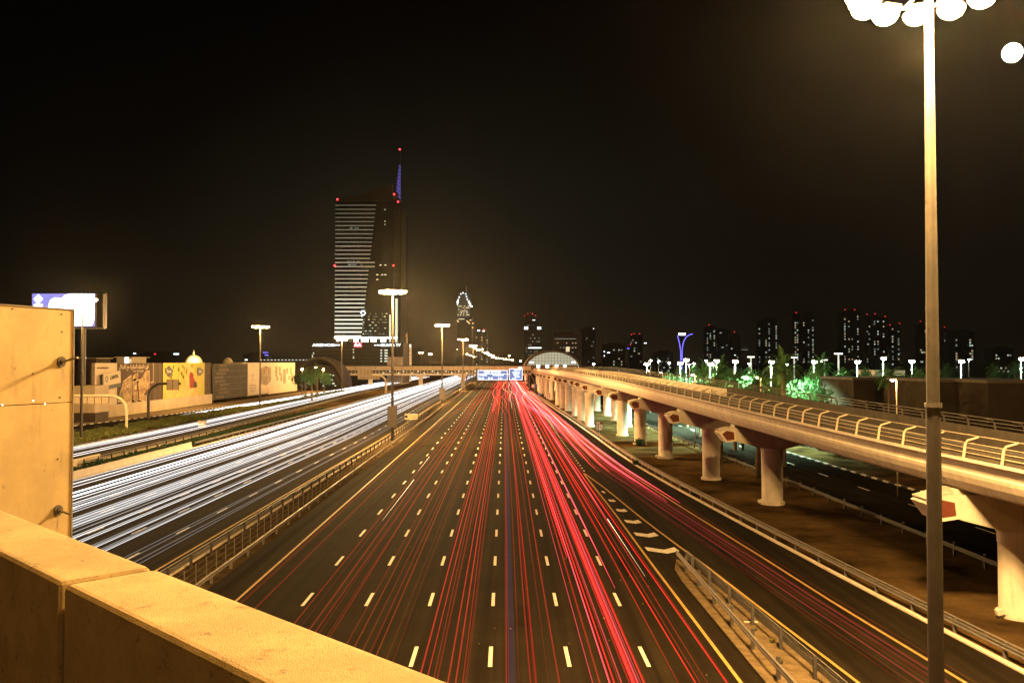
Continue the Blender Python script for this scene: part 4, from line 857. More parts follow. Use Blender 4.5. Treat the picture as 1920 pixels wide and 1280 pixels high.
for z in (2, 4.2, 6.4, 8.6, 10.8, 13): MB().tube([(HX + .5, wy(398), z), (HX + .5, wy(462.5), z)], .05, 5).build('ledger', 'steel_dark', sf)
for i in range(9):
    a = wy(random.uniform(400, 410)); z = 1.5 + 1.35 * i; MB().box(HX + .4, HX + .46, a, a + 5 + random.random() * 6, z, z + .8).build('tarpaulin_fold', 'louver', sf)
h3 = empty('poster_hoarding', (0, 0, 0), 'pale hoarding with a grey building picture next to the scaffold', 'billboard', 'poster hoardings beside the slip road')
rect(h3, 'backing', 463.2, 510, .8, 13.5, 'beige', -.1, .4); rect(h3, 'poster', 463.2, 510, 1.2, ZT, 'cream', 0)
slab(h3, 'picture', [(489, 690), (498, 686), (508, 688), (508, 714), (500, 722), (489, 720)], 'ad_grey', .05, .03)
slab(h3, 'picture', [(489.5, 691), (499, 689), (507, 691), (507, 697), (489.5, 700)], 'ad_mix', .08, .03)
for i, (py, n) in enumerate(((703, 2.4), (706, 1.8), (711, 2.2), (721, 6), (724, 5.5), (727, 6.2), (730, 4), (733, 5))):
    slab(h3, 'text_line', [(474 - n, py), (474 + n, py - .3), (474 + n, py + .5), (474 - n, py + .8)], 'louver', .06, .02)
h4 = empty('poster_hoarding', (0, 0, 0), 'rightmost pale hoarding with a dark vertical banner and small pictures', 'billboard', 'poster hoardings beside the slip road')
rect(h4, 'backing', 510.2, 553, 2.0, 13.5, 'beige', -.1, .4); rect(h4, 'poster', 510.2, 553, 3.6, ZT, 'cream', 0); rect(h4, 'base_wall', 503, 556, .5, 3.5, 'cream', .3, .35)
slab(h4, 'banner', [(531.5, 692.5), (535.5, 692), (535.5, 718), (531.5, 718.5)], 'black', .06, .03)
for i in range(6): slab(h4, 'banner_mark', [(532.3, 695 + 4 * i), (534.8, 695 + 4 * i), (534.8, 696.6 + 4 * i), (532.3, 696.7 + 4 * i)], 'cream', .08, .02)
for a, b, c, d in ((516, 520, 687, 706), (523, 526.5, 687, 703), (526, 529, 700, 714), (537, 540.5, 690, 700), (544, 547, 688, 702), (546.5, 549, 700, 712), (519, 521.5, 706, 713), (541, 543, 704, 711)): slab(h4, 'picture', [(a, c), (b, c), (b, d), (a, d)], 'ad_grey', .05, .03)
slab(h4, 'dark_strip', [(515, 727), (550, 722.5), (550, 724.5), (515, 729.5)], 'black', .06, .03)
for a in (515, 546.5): slab(h4, 'dark_strip', [(a, 726 - (a - 515) * .1), (a + 4.5, 725.4 - (a - 515) * .1), (a + 4.5, 729 - (a - 515) * .1), (a, 730 - (a - 515) * .1)], 'black', .07, .03)
# pale annex, left of the first hoarding
t = empty('site_cabin', (0, 0, 0), 'pale flat site building left of the CAPITAL hoarding', 'building')
a = at(139, 723, 205); b = at(178, 758, 205); MB().box(a.x, b.x, 205, 212, 2.2, a.z).build('wall', 'beige', t); MB().box(a.x - 4, b.x, 205.2, 212, 0, 2.197).build('lower_wall', 'brown', t)

# ------------------------------------------------------------------ lit violet screen billboard
YB = 205; q = YB / F; bb = empty('screen_billboard', ((119 - CX) * q, YB, 0), 'glowing violet and white screen billboard above the board', 'billboard')
X = lambda px: (px - 119) * q
Zb = lambda py: at(960, py, YB).z
MB().box(X(59), X(177), 0, .5, Zb(612), Zb(550.5)).build('screen', 'screen', bb)
MB().box(X(57.5), X(194), .503, 1.6, Zb(615), Zb(549)).build('cabinet', 'black', bb)
mb = MB(); mb.face([(X(62.5), -.03, Zb(560.5)), (X(70.5), -.03, Zb(552)), (X(79), -.03, Zb(560.5)), (X(70.5), -.03, Zb(570))][::-1]); mb.face([(X(63), -.03, Zb(574)), (X(79), -.03, Zb(574)), (X(79), -.03, Zb(570.5)), (X(63), -.03, Zb(570.5))][::-1]); mb.build('screen_logo', 'sign_hot', bb)
pts = [(90, 612), (90, 572), (94, 562), (102, 558), (114, 560), (120, 554), (130, 551), (176, 551), (176, 598), (172, 610)]
MB().face([(X(a), -.04, Zb(b)) for a, b in pts][::-1]).build('bright_picture', 'sign_hot', bb)
mb = MB(); mb.box(X(177.5), X(178.5), -.1, .5, Zb(613), Zb(551)); mb.box(X(192), X(193.5), -.1, .5, Zb(615), Zb(551)); mb.box(X(135), X(195), -.1, .5, Zb(616.5), Zb(614.5)); mb.build('catwalk_frame', 'steel', bb)
MB().tube([(X(150), 1.6, 0), (X(150), 1.6, Zb(614))], .55, 12).build('support_column', 'steel_dark', bb)

# ------------------------------------------------------------------ cantilever sign gantries on the left, seen from behind
def cantilever(pole_px, base_py, arm_px, arm_py, boards, lab, thick, m='pole'):
    p = g(pole_px, base_py); Y = p.y; u = Y / F; za = at(960, arm_py, Y).z; xa = (arm_px - pole_px) * u; s = 1 if xa > 0 else -1
    t = empty('sign_gantry', (p.x, Y, 0), lab, 'sign gantry', 'overhead sign arms')
    rb = 3.2 if abs(xa) > 5 else 1.5
    pts = [(0, 0, 0), (0, 0, za - rb)] + [(s * rb * (1 - math.cos(R(a))), 0, za - rb + rb * math.sin(R(a))) for a in (25, 50, 75, 90)] + [(xa, 0, za)]
    MB().tube(pts, thick, 10).build('curved_post', m, t, True)
    for i, (x0, x1, y0, y1) in enumerate(boards):
        a = (x0 - pole_px) * u; b = (x1 - pole_px) * u; z0 = at(960, y1, Y).z; z1 = at(960, y0, Y).z
        MB().box(a, b, -.55, -.45, z0, z1).build('board', 'beige', t)
        mb = MB(); n = max(2, int(abs(b - a) / 1.4))
        for k in range(n + 1): mb.box(a + (b - a) * k / n - .06, a + (b - a) * k / n + .06, -.62, -.56, z0, z1)
        mb.build('stiffener', 'louver', t)
    return t
cantilever(237, 806, 131, 741.5, [(139, 206, 744, 756)], 'cream curved gantry arm with a shallow walkway board, left of the hedge', .28, 'cream')
cantilever(278, 785, 338, 719, [(314, 336, 711, 731)], 'dark curved gantry arm holding square board backs in front of the garden poster', .35, 'steel_dark')
cantilever(723.5, 736, 671, 704, [(670, 697, 694, 704), (671, 712, 704.8, 711)], 'pale curved gantry with ribbed board backs in front of the footbridge', .5, 'cream')
cantilever(875, 724, 890, 702, [], 'thin curved gantry post near the far end of the central reservation', .3)
# blue overhead gantry; its sign faces glow in place of reflected headlights
Yg = 410; u = Yg / F; gz = lambda py: at(960, py, Yg).z
gt = empty('overhead_gantry', ((944 - CX) * u, Yg, 0), 'overhead gantry with two blue direction signs with an added glow above the red trails', 'sign gantry')
X = lambda px: (px - 944) * u
MB().box(X(893), X(993), 0, .6, gz(714.5), gz(712.8)).build('truss', 'pole', gt)
for px in (894, 992.5): MB().tube([(X(px), .3, 0), (X(px), .3, gz(690 if px < 900 else 702))], .35, 8).build('gantry_leg', 'pole', gt)
MB().tube([(X(1003), .3, 0), (X(1003), .3, gz(722)), (X(1001), .3, gz(712)), (X(996), .3, gz(704)), (X(988), .3, gz(701))], .35, 8).build('curved_leg', 'pole', gt)
def blue_sign(a, b, c, d, rows):
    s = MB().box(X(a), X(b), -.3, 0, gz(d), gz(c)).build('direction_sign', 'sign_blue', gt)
    mb = MB(); 
    for z0, z1 in ((c, c + .7), (d - .7, d)): mb.box(X(a), X(b), -.36, -.31, gz(z1), gz(z0))
    for z0, z1 in ((a, a + .7), (b - .7, b)): mb.box(X(z0), X(z1), -.36, -.31, gz(d), gz(c))
    mb.build('sign_border', 'sign_w', s)
    for body, px, py, sz in rows:
        o = text(body, sz, 'sign_w', parent=s, bold=.03); o.location = (X(px), -.36, gz(py)); o.rotation_euler.x = R(90)
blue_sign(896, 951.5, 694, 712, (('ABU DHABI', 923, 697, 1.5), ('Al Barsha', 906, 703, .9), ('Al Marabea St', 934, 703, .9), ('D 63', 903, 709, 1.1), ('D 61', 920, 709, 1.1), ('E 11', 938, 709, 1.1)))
MB().box(X(896.8), X(950.8), -.37, -.31, gz(701.2), gz(700.6)).build('divider', 'sign_w', gt)
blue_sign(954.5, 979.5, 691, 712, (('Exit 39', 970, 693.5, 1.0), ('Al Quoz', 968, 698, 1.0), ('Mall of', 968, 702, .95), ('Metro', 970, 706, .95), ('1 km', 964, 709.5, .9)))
MB().box(X(972), X(978.8), -.35, -.05, gz(690.4), gz(688)).build('exit_plate', 'sign_w', gt)

# small verge signs
def verge_sign(px, by, x0, x1, y0, y1, lab, kind):
    p = g(px, by); Y = p.y; u = Y / F; t = empty('road_sign', (p.x, Y, 0), lab, 'road sign'); z0, z1 = at(960, y1, Y).z, at(960, y0, Y).z; a, b = (x0 - px) * u, (x1 - px) * u; cx = (a + b) / 2; wd = b - a; hh = z1 - z0
    MB().tube([(0, 0, 0), (0, 0, z1 - .1)], .05, 8).build('post', 'steel', t)
    if kind in ('merge', 'plain', 'bluewhite'):
        s = MB().box(a, b, -.1, -.05, z0, z1).build('sign_plate', 'sign_face', t); mb = MB()
        for q0, q1, r0, r1 in ((a, b, z0, z0 + .05), (a, b, z1 - .05, z1), (a, a + .05, z0, z1), (b - .05, b, z0, z1)): mb.box(q0, q1, -.12, -.1, r0, r1)
        mb.build('sign_border', 'black', s)
        if kind == 'merge':
            mb = MB(); x = a + wd * .3; mb.box(x - .07, x + .07, -.13, -.105, z0 + .15, z1 - .5); mb.face([(x - .17, -.12, z1 - .52), (x + .17, -.12, z1 - .52), (x, -.12, z1 - .2)])
            mb.face([(a + wd * .8, -.12, z0 + .15), (a + wd * .92, -.12, z0 + .15), (a + wd * .62, -.12, z0 + hh * .5), (a + wd * .52, -.12, z0 + hh * .5)]); mb.build('arrow', 'black', s)
            MB().box(a + wd * .55, b - .06, -.13, -.105, z0 + hh * .66, z1 - .07).build('red_field', 'red_brown', s)
        if kind == 'plain':
            mb = MB()
            for x in (a + wd * .3, a + wd * .7): mb.face([(x - .13, -.12, z1 - .35), (x + .13, -.12, z1 - .35), (x, -.12, z1 - .15)]); mb.box(x - .05, x + .05, -.13, -.105, z0 + .15, z1 - .35)
            mb.build('arrow', 'black', s)
        if kind == 'bluewhite': MB().box(cx, b - .05, -.13, -.105, z0 + .05, z1 - .05).build('blue_field', 'blue', s)
    elif kind == 'round':
        r = wd / 2
        MB().tube([(0, -.12, z1 - r), (0, -.06, z1 - r)], r, 20).build('round_plate', 'sign_face', t)
        MB().tube([(0, -.12, z1 - 3 * r), (0, -.06, z1 - 3 * r)], r, 20).build('round_plate', 'blue', t)
    return t
verge_sign(1124, 823, 1118, 1130, 790, 806, 'white lane-ends sign with a red corner, nearest sign on the right verge', 'merge')
verge_sign(1028, 755, 1024, 1032, 736.5, 747.5, 'white two-arrow sign on the right verge beside the piers', 'plain')
verge_sign(1011.3, 748, 1008.6, 1014, 731, 743, 'post with a pale round plate above a blue round plate on the right verge', 'round')
verge_sign(1001, 738, 996.5, 1007, 720, 727, 'wide blue and white sign below the viaduct start, farthest on the right verge', 'bluewhite')
t = verge_sign(764, 800, 759, 783, 775.5, 786, 'low cream nameboard with a dark emblem above the central rail', 'none')
p = g(764, 800); u = p.y / F; z0, z1 = at(960, 786, p.y).z, at(960, 775.5, p.y).z
s = MB().box(-5 * u, 19 * u, -.12, -.05, z0, z1).build('sign_plate', 'cream', t); MB().tube([(-2.2 * u, -.14, (z0 + z1) / 2), (-2.2 * u, -.12, (z0 + z1) / 2)], .32, 14).build('emblem', 'ad_dark', s)
for k in range(2):
    o = text('شارع' if False else 'AL MARABEA', .42, 'black', parent=s, name='lettering'); o.location = (8 * u, -.14, z0 + (z1 - z0) * (.3 + .4 * k)); o.rotation_euler.x = R(90)

#__GREEN__
# ------------------------------------------------------------------ plants
def leaf_cloud(mb, cx, cy_, cz, rx, ry, rz, n, s, lump=.25, rnd=random):
    ph = [rnd.uniform(0, 6.28) for _ in range(6)]
    for _ in range(n):
        a = rnd.uniform(0, 2 * math.pi); b = math.acos(rnd.uniform(-1, 1)); k = rnd.random() ** .4
        k *= 1 + lump * math.sin(3 * a + ph[0]) * math.sin(2 * b + ph[1]) + lump * .6 * math.sin(7 * a + ph[2]) * math.sin(5 * b + ph[3])
        c = Vector((cx + rx * k * math.sin(b) * math.cos(a), cy_ + ry * k * math.sin(b) * math.sin(a), cz + rz * k * math.cos(b)))
        u = Vector((rnd.gauss(0, 1), rnd.gauss(0, 1), rnd.gauss(0, 1))).normalized(); v = u.cross(Vector((rnd.gauss(0, 1), rnd.gauss(0, 1), rnd.gauss(0, 1)))).normalized(); q = s * rnd.uniform(.6, 1.4)
        mb.face([c - u * q, c + v * q * .5, c + u * q, c - v * q * .5])
def palm_meshes(seed, Ht, fl, n=34):
    rnd = random.Random(seed); tr = MB(); tr.tube([(0, 0, 0), (.1, 0, Ht * .3), (.05, .1, Ht * .7), (0, 0, Ht)], [.42, .32, .3, .38], 9)
    cr_ = MB()
    for i in range(n):
        az = i * 2.399 + rnd.uniform(-.2, .2); el = R(80 - 105 * (i / n) + rnd.uniform(-8, 8)); p = Vector((0, 0, 0)); d = Vector((math.cos(az) * math.cos(el), math.sin(az) * math.cos(el), math.sin(el))); side = Vector((-math.sin(az), math.cos(az), 0)); seg = 11; L_ = fl * rnd.uniform(.85, 1.1)
        for k in range(seg):
            p2 = p + d * (L_ / seg); lw = .95 * math.sin(math.pi * (.12 + .85 * k / seg)) * fl / 4.5
            for s_ in (-1, 1):
                for m_ in (0, .5):
                    b_ = p + (p2 - p) * m_; tip = b_ + side * s_ * lw + d * .35 * lw + Vector((0, 0, -.38 * lw)); cr_.face([b_, b_ + d * .13, tip])
            cr_.face([p - side * .035, p + side * .035, p2 + side * .03, p2 - side * .03])
            d = (d + Vector((0, 0, -.125 - .02 * k))).normalized(); p = p2
    return tr.mesh('trunk', 'bark'), cr_.mesh('crown', 'leaf')
PALMS = [palm_meshes(1, 7.6, 4.3), palm_meshes(5, 6.2, 3.8), palm_meshes(9, 4.0, 3.4, 26)]
def tree_meshes(seed, Ht, r, m='leaf', n=2600):
    rnd = random.Random(seed); tr = MB(); tr.tube([(0, 0, 0), (.1, .1, Ht * .35), (0, 0, Ht * .6)], [.26, .2, .12], 8)
    for i in range(5):
        a = i * 1.3; tr.tube([(0, 0, Ht * (.3 + .05 * i)), (r * .5 * math.cos(a), r * .5 * math.sin(a), Ht * (.55 + .05 * i))], [.11, .04], 6)
    c = MB()
    for i in range(9):
        a = rnd.uniform(0, 6.28); q = rnd.uniform(.15, .62) * r; leaf_cloud(c, q * math.cos(a), q * math.sin(a), Ht * rnd.uniform(.5, .86), r * rnd.uniform(.35, .55), r * rnd.uniform(.35, .55), Ht * rnd.uniform(.12, .2), n // 9, .16, .3, rnd)
    return tr.mesh('trunk', 'bark'), c.mesh('crown', m)
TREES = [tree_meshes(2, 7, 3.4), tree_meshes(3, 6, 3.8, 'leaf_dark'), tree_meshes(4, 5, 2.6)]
def plant(meshes, name, px, ztop, Y, h0, lab, grp, cat, rz=0):
    s = ztop / h0; x = (px - CX) / F * Y; t = empty(name, (x, Y, 0), lab, cat, grp, rz)
    if name == 'palm_tree': link('trunk', meshes[0], t, scale=(.9, .9, s)); link('crown', meshes[1], t, loc=(0, 0, ztop), scale=(.88,) * 3)
    else: q = min(s, 1.15); link('trunk', meshes[0], t, scale=(q, q, s)); link('crown', meshes[1], t, scale=(q, q, s))
    return t
GP = 'date palms in the park behind the viaduct'
for px, ctop, Y, k, lab in ((1468, 697, 118, 0, 'largest date palm, green-lit, right of the middle orange lamp'), (1350, 703, 150, 0, 'date palm lit green from behind between the two left orange lamps'), (1322, 700, 175, 1, 'dark date palm left of the middle park lamps'),
                            (1540, 690, 165, 1, 'dark date palm in front of the white park lamp pole'), (1420, 722, 108, 2, 'low date palm under the middle orange lamp'), (1378, 712, 140, 2, 'short date palm under the white lamp with a pole'), (1668, 706, 130, 2, 'dark palm crown in front of the white pavilion'),
                            (1774, 697, 250, 1, 'small far palm just right of the close lamp mast'), (1865, 697, 240, 1, 'pale-lit palm near the right edge, left of a pair'), (1903, 694, 240, 0, 'pale-lit palm at the right edge under the last flood lamp'), (1585, 708, 150, 2, 'short palm left of the pavilion')):
    z = at(960, ctop, Y).z; plant(PALMS[k], 'palm_tree', px, z, Y, (7.6, 6.2, 4.0)[k], lab, GP, 'palm tree', rz=px)
GT = 'leafy trees in the park behind the viaduct'
for px, top, Y, k in ((1312, 699, 165, 0), (1338, 703, 150, 2), (1365, 700, 170, 0), (1392, 705, 140, 0), (1412, 698, 190, 2), (1436, 701, 160, 0), (1452, 712, 125, 2), (1488, 704, 150, 0), (1522, 700, 170, 2), (1535, 708, 140, 0), (1556, 704, 165, 0), (1581, 699, 190, 2), (1255, 702, 230, 2), (1228, 700, 280, 1)):
    plant(TREES[k], 'tree', px, at(960, top, Y).z + .3, Y, (7, 6, 5)[k] * 1.0, 'leafy tree in the green-lit thicket between the palms behind the viaduct', 'green-lit thicket behind the viaduct', 'tree', rz=px)
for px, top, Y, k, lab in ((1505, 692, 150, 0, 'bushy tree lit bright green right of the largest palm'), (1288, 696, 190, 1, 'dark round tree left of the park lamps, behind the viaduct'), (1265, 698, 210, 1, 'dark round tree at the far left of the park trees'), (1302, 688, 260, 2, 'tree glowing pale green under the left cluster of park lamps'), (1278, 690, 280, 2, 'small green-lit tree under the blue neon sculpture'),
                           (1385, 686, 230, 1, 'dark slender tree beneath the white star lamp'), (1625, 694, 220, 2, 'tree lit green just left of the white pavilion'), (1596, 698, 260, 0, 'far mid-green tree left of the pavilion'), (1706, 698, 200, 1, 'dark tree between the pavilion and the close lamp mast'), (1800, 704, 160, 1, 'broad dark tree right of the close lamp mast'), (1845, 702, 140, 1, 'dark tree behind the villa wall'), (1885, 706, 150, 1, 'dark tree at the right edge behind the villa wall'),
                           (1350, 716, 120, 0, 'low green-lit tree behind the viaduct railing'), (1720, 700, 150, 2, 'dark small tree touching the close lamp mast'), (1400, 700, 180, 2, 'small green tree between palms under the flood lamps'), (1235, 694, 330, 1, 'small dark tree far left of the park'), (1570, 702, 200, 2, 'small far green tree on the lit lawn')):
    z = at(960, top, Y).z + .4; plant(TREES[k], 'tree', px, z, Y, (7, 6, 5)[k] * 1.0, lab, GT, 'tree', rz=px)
def shrub(name, x0, x1, y0, y1, h, lab, m='leaf_hedge', dens=26, grp=None, cat='hedge', s=.13, fn=None):
    mb = MB(); rnd = random.Random(int(abs(x0) * 7 + y0)); n = int(dens * (x1 - x0) * (y1 - y0)); n = min(n, 9000)
    for _ in range(n):
        yy = rnd.uniform(y0, y1); c = Vector((rnd.uniform(x0, x1) + (fn(yy) if fn else 0), yy, h * (rnd.random() ** .45) * (.85 + .18 * math.sin(yy * .9) * math.sin(x0 + yy * .37)))); u = Vector((rnd.gauss(0, 1), rnd.gauss(0, 1), rnd.gauss(0, 1))).normalized(); v = u.cross(Vector((rnd.gauss(0, 1), rnd.gauss(0, 1), rnd.gauss(0, 1)))).normalized(); q = s * rnd.uniform(.6, 1.6)
        mb.face([c - u * q, c + v * q * .6, c + u * q, c - v * q * .6])
    o = mb.build(name, m); tag(o, lab, cat, grp); return o
GH = 'clipped hedges between the service road and the slip road'
hs = [(139, 157, 'clipped hedge around the foot of the nearest left lamp mast'), (160, 178, 'clipped hedge block second from the metal board'), (184, 200, 'clipped hedge block below the dark gantry post'), (204, 232, 'long clipped hedge left of the pale stone box'), (236, 262, 'clipped hedge in front of the pale poster hoarding'), (266, 330, 'long clipped hedge right of the second left lamp mast'), (336, 420, 'farthest clipped hedge running to the third left lamp mast')]
for i, (a, b, lab) in enumerate(hs):
    wl = sv_l((a + b) / 2) - .8; wr = th_r((a + b) / 2) + .8; shrub('hedge', wr + 1.0 * (i % 2), wl - .6, a, b, .95, lab, dens=34 if i < 4 else 14, grp=GH, s=.16 if i < 4 else .26)
for a, b, lab in ((100, 124, 'low ragged shrubs behind the concrete barrier'), (126, 175, 'ragged shrubs under the open guard rail'), (177, 260, 'long strip of ragged shrubs between the service road and the white trails')):
    m_ = (a + b) / 2; shrub('shrub_bed', lw_l(m_) - 4.6, lw_l(m_) - 1.3, a, b, .75, lab, 'leaf_dark', dens=26, cat='shrubs', grp='shrub strip between the carriageways', s=.15)
p = g(379, 800); t = empty('stone_box', (p.x, p.y, 0), 'pale stone utility box in the hedge strip', 'utility box'); MB().box(-.7, .7, -.6, .6, 0, 1.25).build('box_body', 'cream', t); MB().box(-.78, .78, -.68, .68, 1.253, 1.35).build('box_lid', 'beige', t)
# dark date palms & trees by the footbridge entrance, left
for px, ctop, Y, k, lab in ((595, 697, 330, 0, 'dark palm left of the brown entrance shell'), (573, 704, 320, 1, 'dark palm right of the last hoarding'), (585, 712, 300, 2, 'low palm by the end of the last hoarding')):
    z = at(960, ctop, Y).z; plant(PALMS[k], 'palm_tree', px, z, Y, (7.6, 6.2, 4.0)[k], lab, 'palms by the footbridge entrance', 'palm tree', rz=px)
for px, top, Y, lab in ((566, 690, 360, 'dark tree behind the end of the last hoarding'), (608, 694, 380, 'yellow-lit tree beside the brown entrance shell')):
    plant(TREES[1 if px < 600 else 0], 'tree', px, at(960, top, Y).z, Y, 6.5, lab, 'trees by the footbridge entrance', 'tree')
for px, py, Y, lab in ((566.5, 693.5, 345, 'small street lamp right of the last hoarding'), (592, 690.5, 345, 'small street lamp left of the brown entrance shell'), (606, 694, 372, 'low lamp in the yellow-lit tree by the entrance shell')):
    p = at(px, py, Y); t = empty('street_lamp', (p.x, Y, 0), lab, 'street lamp', 'small lamps by the footbridge entrance'); MB().tube([(0, 0, 0), (0, 0, p.z)], .08, 6).build('pole', 'pole', t); MB().lathe([(.1, p.z), (.4, p.z + .1), (.4, p.z + .5), (.1, p.z + .7)], 10).build('lamp_head', 'sodium_far', t); point('lamp_light', (0, -.8, p.z - .2), (1, .6, .2), 2500, .2, t)
# bushes at pier feet
for px, py, r_, lab in ((1200, 836, .9, 'small bush at the foot of a viaduct pier'), (1194, 872, .45, 'tiny bush on the verge behind the guard rail')):
    p = g(px, py); mb = MB(); leaf_cloud(mb, 0, 0, r_ * .7, r_, r_, r_ * .7, 700, .12); o = mb.build('bush', 'leaf_dark', loc=p); tag(o, lab, 'bush')
for i, (x, y) in enumerate(((12.4, 41), (12.6, 46), (12.8, 38), (13.2, 36), (12.1, 52), (12.9, 44))):
    mb = MB(); rnd = random.Random(i)
    for k in range(46):
        a = rnd.uniform(0, 6.28); l_ = rnd.uniform(.12, .32); d = Vector((math.cos(a) * .5, math.sin(a) * .5, 1)).normalized(); s_ = Vector((-math.sin(a), math.cos(a), 0)) * .02; b_ = Vector((math.cos(a) * .08, math.sin(a) * .08, 0)); mb.face([b_ - s_, b_ + s_, b_ + d * l_])
    o = mb.build('grass_tuft', 'leaf_hedge', loc=(x, y, .09)); tag(o, 'small dry grass tuft in the sand of the gore island', 'grass tuft', 'grass tufts in the gore island')
o = MB().box(-.35, .35, -.12, .12, 0, .03).build('paper_scrap', 'white_paint', loc=(g(1408, 1169).x, g(1408, 1169).y, .1)); tag(o, 'white scrap of litter on the sand between the two short guard rails', 'litter')

# ------------------------------------------------------------------ park side: pavilion, villas, lamps
t = empty('pavilion', (0, 0, 0), 'floodlit white pavilion with a thick flat roof in the park', 'pavilion')
YV = 225; X = lambda px: (px - CX) / F * YV; Z = lambda py: at(960, py, YV).z
MB().box(X(1638), X(1672), YV, YV + 8, 0, Z(704)).build('wall', 'white_paint', t); MB().box(X(1634), X(1690), YV - 2, YV + 9, Z(704), Z(694)).build('roof', 'white_paint', t); MB().box(X(1628), X(1636), YV - 2.2, YV, 0, Z(703)).build('side_wall', 'white_paint', t)
for i, (a, b, py, Y, lab) in enumerate(((1600, 1640, 712, 135, 'dark beige flat-roofed villa left of the close orange lamp'), (1690, 1735, 713, 128, 'dark villa with a pale roof edge left of the close lamp mast'), (1755, 1850, 716, 112, 'wide dark villa with black windows right of the close lamp mast'), (1852, 1990, 718, 104, 'dark villa wall at the right edge of the photo'))):
    t = empty('villa', (0, 0, 0), lab, 'house', 'dark villas behind the frontage road'); X = lambda px: (px - CX) / F * Y; Z = lambda py: at(960, py, Y).z
    MB().box(X(a), X(b), Y, Y + 14, 0, Z(py)).build('wall', 'villa_wall', t); MB().box(X(a) - .3, X(b) + .3, Y - .3, Y + 14.3, Z(py), Z(py) + .35).build('roof_edge', 'concrete_dark', t)
    for k in range(3):
        x = X(a + (b - a) * (.2 + .28 * k)); f = MB().box(x - .8, x + .8, Y - .06, Y + .02, 3.9, 5.6).build('window', 'glass', t); MB().box(x - .95, x + .95, Y - .12, Y - .063, 3.75, 3.88).build('sill', 'concrete_dark', f)
t = empty('boundary_wall', (0, 0, 0), 'low dark boundary wall and kerb strip beyond the frontage road', 'wall')
MB().sweep([(interp([(60, 52), (110, 50), (300, 45)], y), y, 0) for y in ys(60, 300, 10)], [(-.15, 0), (.15, 0), (.15, 2.2), (-.15, 2.2)]).build('wall_body', 'far_wall', t)
MB().sweep([(interp([(60, 52), (110, 50), (300, 45)], y), y, 0) for y in ys(60, 300, 10)], [(-.22, 2.203), (.22, 2.203), (.22, 2.35), (-.22, 2.35)]).build('coping', 'concrete_dark', t)
shrub('hedge', 52, 55, 62, 150, 4.6, 'tall dark hedge behind the boundary wall on the far side of the frontage road', 'leaf_dark', dens=34, s=.3)
shrub('hedge', 50, 53, 152, 300, 4.2, 'far end of the tall dark hedge, behind the viaduct railing', 'leaf_dark', dens=18, s=.34)
FL = [(1447, 678, 150, .9), (1527, 678, 176, .45), (1608, 678, 190, .45), (1657, 672, 170, 1.6), (1710, 677.5, 290, .3), (1803, 677, 200, .8), (1916, 672.5, 160, 1.2), (1379, 677.5, 175, 1.3), (1332, 682, 185, 1.2), (1344, 676.5, 205, 1.0), (1338, 684, 270, 0), (1276, 681, 235, 1.2), (1287, 674.5, 215, 1.4), (1293, 683, 260, 0), (1301, 681, 330, 0), (1213, 682, 380, .3), (1220, 675.5, 400, 0), (1235, 677, 420, 0), (1405, 682, 330, 0), (1476, 682, 330, 0), (1541, 677, 250, 0), (1324, 676, 340, 0), (1113, 682, 520, 0), (1817, 674, 330, 0), (1255, 680, 430, 0)]
flab = ['white flood lamp above the largest palm', 'white flood lamp above a dark palm, left of the tall white pole', 'white flood lamp left of the pavilion', 'brightest white flood lamp, above the white pavilion', 'small white flood lamp between the pavilion and the close lamp mast', 'white flood lamp right of the close lamp mast', 'white flood lamp cut by the right edge of the photo', 'white flood lamp above a dark slender tree', 'white lamp, left of a tight cluster over a palm', 'upper lamp of the cluster over a palm', 'lower middle lamp of the cluster over a palm', 'white lamp under the foot of the neon sculpture', 'top lamp of the bright cluster right of the neon sculpture', 'lowest lamp of the bright cluster right of the neon sculpture', 'right lamp of the bright cluster right of the neon sculpture', 'lower white lamp of the pair left of the neon sculpture', 'upper white lamp of the pair left of the neon sculpture', 'small white lamp between the pair and the neon sculpture', 'small lamp beside the white T-shaped pole', 'small lamp between the two big flood lamps', 'small lamp just right of the second big flood lamp', 'faint lamp left of the cluster over a palm', 'lone white lamp right of the metro station', 'small white lamp right of the close lamp mast', 'tiny white lamp just left of the neon sculpture']
FC = (.58, 1.0, .72)
for (px, py, Y, li), lab in zip(FL, flab):
    p = at(px, py, Y); t = empty('park_lamp', (p.x, Y, 0), lab, 'park lamp', 'white park flood lamps'); MB().tube([(0, .35, 0), (0, .35, p.z + .3)], [.11, .07], 8).build('pole', 'white_paint', t)
    r = (.72 if li else .3) * Y / 250; l = MB().lathe([(r * .4, p.z + r), (r * 1.1, p.z + r * .8), (r * 1.15, p.z + r * .3)][::-1], 10).build('lamp_head', 'steel', t); MB().lathe([(r * .5, p.z - r * .6), (r, p.z - r * .3), (r, p.z + r * .29)], 10).build('lens', 'flood', l)
    if li:
        d_ = bpy.data.lights.new('lamp_light', 'SPOT'); d_.color = FC; d_.energy = 150000 * li; d_.shadow_soft_size = .2; d_.spot_size = R(150); d_.spot_blend = .35
        o_ = bpy.data.objects.new('lamp_light', d_); COL.objects.link(o_); o_.location = (0, -.2, p.z - r - .25); o_.parent = t
